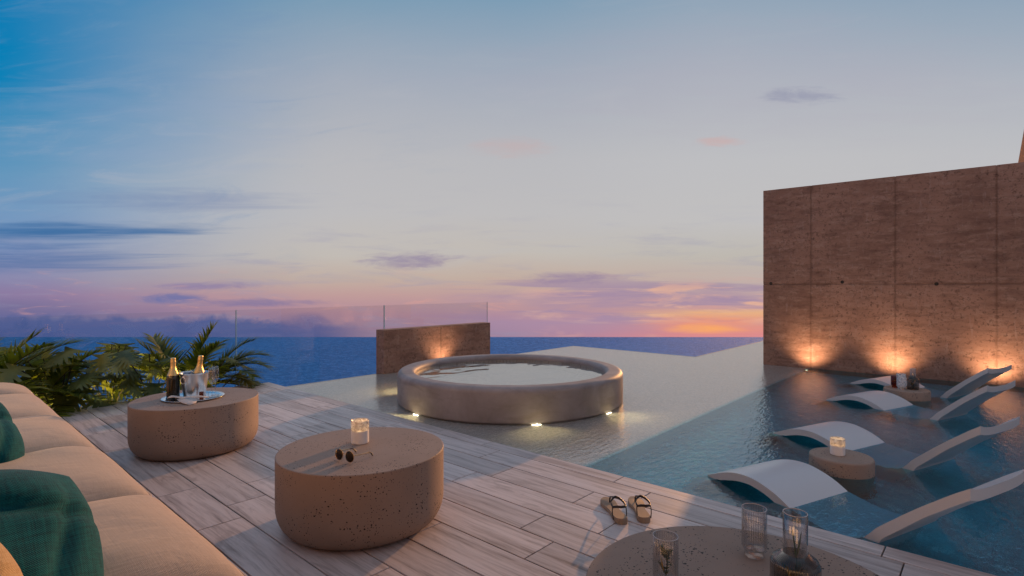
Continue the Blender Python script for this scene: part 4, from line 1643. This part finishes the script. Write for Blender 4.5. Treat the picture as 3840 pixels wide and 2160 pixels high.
def lobed_leaf(bm, base, d, nrm, size, rnd):
    """deeply cut leaf: midrib from base along d, five fingers each side"""
    d = d.normalized()
    sd_ = d.cross(nrm).normalized()
    nrm = sd_.cross(d).normalized()
    fold = rnd.uniform(0.12, 0.30)
    curl = rnd.uniform(0.10, 0.35)

    def P_(u, v):
        return base + d * (u * size) + sd_ * (v * size) - nrm * (abs(v) * fold * size + curl * u * u * size * 0.5)
    mid = [0.0, 0.16, 0.32, 0.47, 0.61, 0.74, 0.86, 1.0]
    lob = [(0.02, 0.42, -0.20), (0.20, 0.47, 0.0), (0.36, 0.44, 0.12), (0.51, 0.38, 0.20), (0.65, 0.29, 0.22), (0.78, 0.19, 0.20)]
    mv = [bm.verts.new(P_(u, 0.0)) for u in mid]
    for s in (-1, 1):
        # sinus verts sit between lobes close to the midrib
        sin_v = [bm.verts.new(P_(m_, s * w)) for m_, w in zip([-0.02, 0.15, 0.31, 0.46, 0.60, 0.73, 0.86], [0.05, 0.15, 0.16, 0.14, 0.11, 0.08, 0.045])]
        for k, (u0, ln, sweep) in enumerate(lob):
            a, b = sin_v[k], sin_v[k + 1]
            bm.faces.new((mv[k], mv[k + 1], b, a) if s > 0 else (mv[k], a, b, mv[k + 1]))
            um = (mid[k] + mid[k + 1]) / 2
            c1 = bm.verts.new(P_(um + sweep * 0.62 - 0.058, s * ln * 0.72))
            c2 = bm.verts.new(P_(um + sweep * 0.62 + 0.050, s * ln * 0.70))
            tp1 = bm.verts.new(P_(um + sweep - 0.026, s * ln * 0.99))
            tp2 = bm.verts.new(P_(um + sweep + 0.028, s * ln * 0.97))
            bm.faces.new((a, b, c2, c1) if s > 0 else (a, c1, c2, b))
            bm.faces.new((c1, c2, tp2, tp1) if s > 0 else (c1, tp1, tp2, c2))
        bm.faces.new((mv[6], mv[7], sin_v[6]) if s > 0 else (mv[6], sin_v[6], mv[7]))


def philo(x, y, z, label, n, hgt, seed, size=0.31):
    rnd = random.Random(seed)
    t = thing('lobed_leaf_plant', label, 'plant', (x, y, z), group='lobed leaf plants in the planter')
    bl, bs = bmesh.new(), bmesh.new()
    for k in range(n):
        az = 2 * pi * k / n + rnd.uniform(-0.4, 0.4)
        reach = rnd.uniform(0.14, 0.52)
        top = hgt * rnd.uniform(0.45, 1.12)
        tip = Vector((reach * cos(az), reach * sin(az) * 0.75, top))
        midp = Vector((reach * 0.35 * cos(az), reach * 0.35 * sin(az), top * 0.62))
        tube(bs, catmull([(0, 0, 0.05), midp, tip], 5), 0.0052, 5)
        d = Vector((cos(az) * 0.8, sin(az) * 0.8, rnd.uniform(-0.9, -0.2)))
        nn = Vector((cos(az) * 0.5 + rnd.uniform(-.3, .3), sin(az) * 0.5 - 0.25, 0.8))
        lobed_leaf(bl, tip, d, nn, size * rnd.uniform(0.8, 1.2), rnd)
    bmesh.ops.subdivide_edges(bl, edges=bl.edges, cuts=1, smooth=0.0)
    obj('foliage', bl, M['philo'], t, recalc=False)
    obj('stems', bs, M['stem'], t)
    return t


PZ = -0.45
palm(0.42, 7.02, PZ, 0.50, 'palm at the far left with broad fronds rising over the sofa end',
     [(-70, 35, 0.95, 0.9), (-25, 42, 0.95, 0.95), (10, 35, 0.95, 1.0), (60, 50, 0.9, 0.9), (-110, 50, 0.9, 0.9), (180, 55, 0.8, 0.9), (-45, 58, 0.95, 1.1), (-5, 55, 1.0, 1.1), (120, 40, 0.9, 0.9), (-60, 10, 0.8, 0.9), (-90, 64, 0.85, 0.9), (-35, 25, 0.9, 0.9), (-15, 68, 0.85, 1.0)], 11)
palm(0.86, 7.05, PZ, 0.45, 'smaller palm with low fronds beside the far left palm',
     [(-60, 30, 0.8, 1.0), (-10, 35, 0.85, 1.1), (30, 45, 0.8, 0.9), (80, 60, 0.7, 0.7), (-120, 40, 0.8, 1.0), (-35, 58, 0.8, 0.9), (170, 50, 0.8, 0.9), (-85, 15, 0.7, 0.8)], 12)
philo(1.02, 6.96, PZ, 'lobed leaf plant at the end of the sofa', 17, 0.84, 21)
philo(1.42, 6.98, PZ, 'lobed leaf plant behind the first planks of the deck', 19, 0.92, 22)
philo(1.80, 6.95, PZ, 'lobed leaf plant directly behind the champagne bottle', 18, 0.92, 23)
palm(2.12, 7.04, PZ, 0.46, 'tall palm behind the ice bucket with one frond standing upright',
     [(-40, 66, 0.80, 0.30), (-58, 58, 0.72, 0.7), (150, 40, 0.8, 0.9), (120, 62, 0.7, 0.5), (-40, 25, 0.85, 1.0), (-80, 45, 0.7, 0.9), (30, 50, 0.7, 0.7), (-20, 15, 0.8, 1.1), (-130, 45, 0.75, 0.8), (170, 62, 0.7, 0.6)], 13)
palm(2.40, 7.03, PZ, 0.50, 'low palm at the right end of the planter with drooping fronds',
     [(-40, 40, 0.75, 1.3), (-15, 48, 0.75, 1.35), (-65, 35, 0.7, 1.3), (20, 40, 0.7, 1.3), (-48, 12, 0.65, 1.0), (-100, 40, 0.6, 1.2), (-30, 62, 0.72, 1.2)], 14)
philo(2.32, 6.93, PZ, 'lobed leaf plant under the low palm beside the champagne flutes', 12, 0.76, 24, 0.26)

for px_, lb in ((1.18, 'garden spot lamp in the soil under the lobed leaf plants near the sofa'), (1.98, 'garden spot lamp in the soil under the tall palm'),
               (0.62, 'garden spot lamp in the soil under the palms at the far left')):
    u = thing('garden_spot', lb, 'spot lamp', (px_, 6.80, PZ), group='garden spot lamps in the planter')
    bm = bmesh.new()
    lathe(bm, [(0.0, 0.0), (0.03, 0.0), (0.034, 0.07), (0.030, 0.07), (0.0, 0.064)], 18)
    obj('housing', bm, M['black'], u)
    bm = bmesh.new()
    lathe(bm, [(0.0, 0.066), (0.029, 0.066)], 18)
    obj('lens', bm, M['lens_w'], u, recalc=False)
    lamp('lamp', 'SPOT', (0, 0, 0.09), 60.0, (1.0, 0.74, 0.25), u, target=(0.0, 0.30, 0.6), size=0.03, spot=140, blend=1.0)
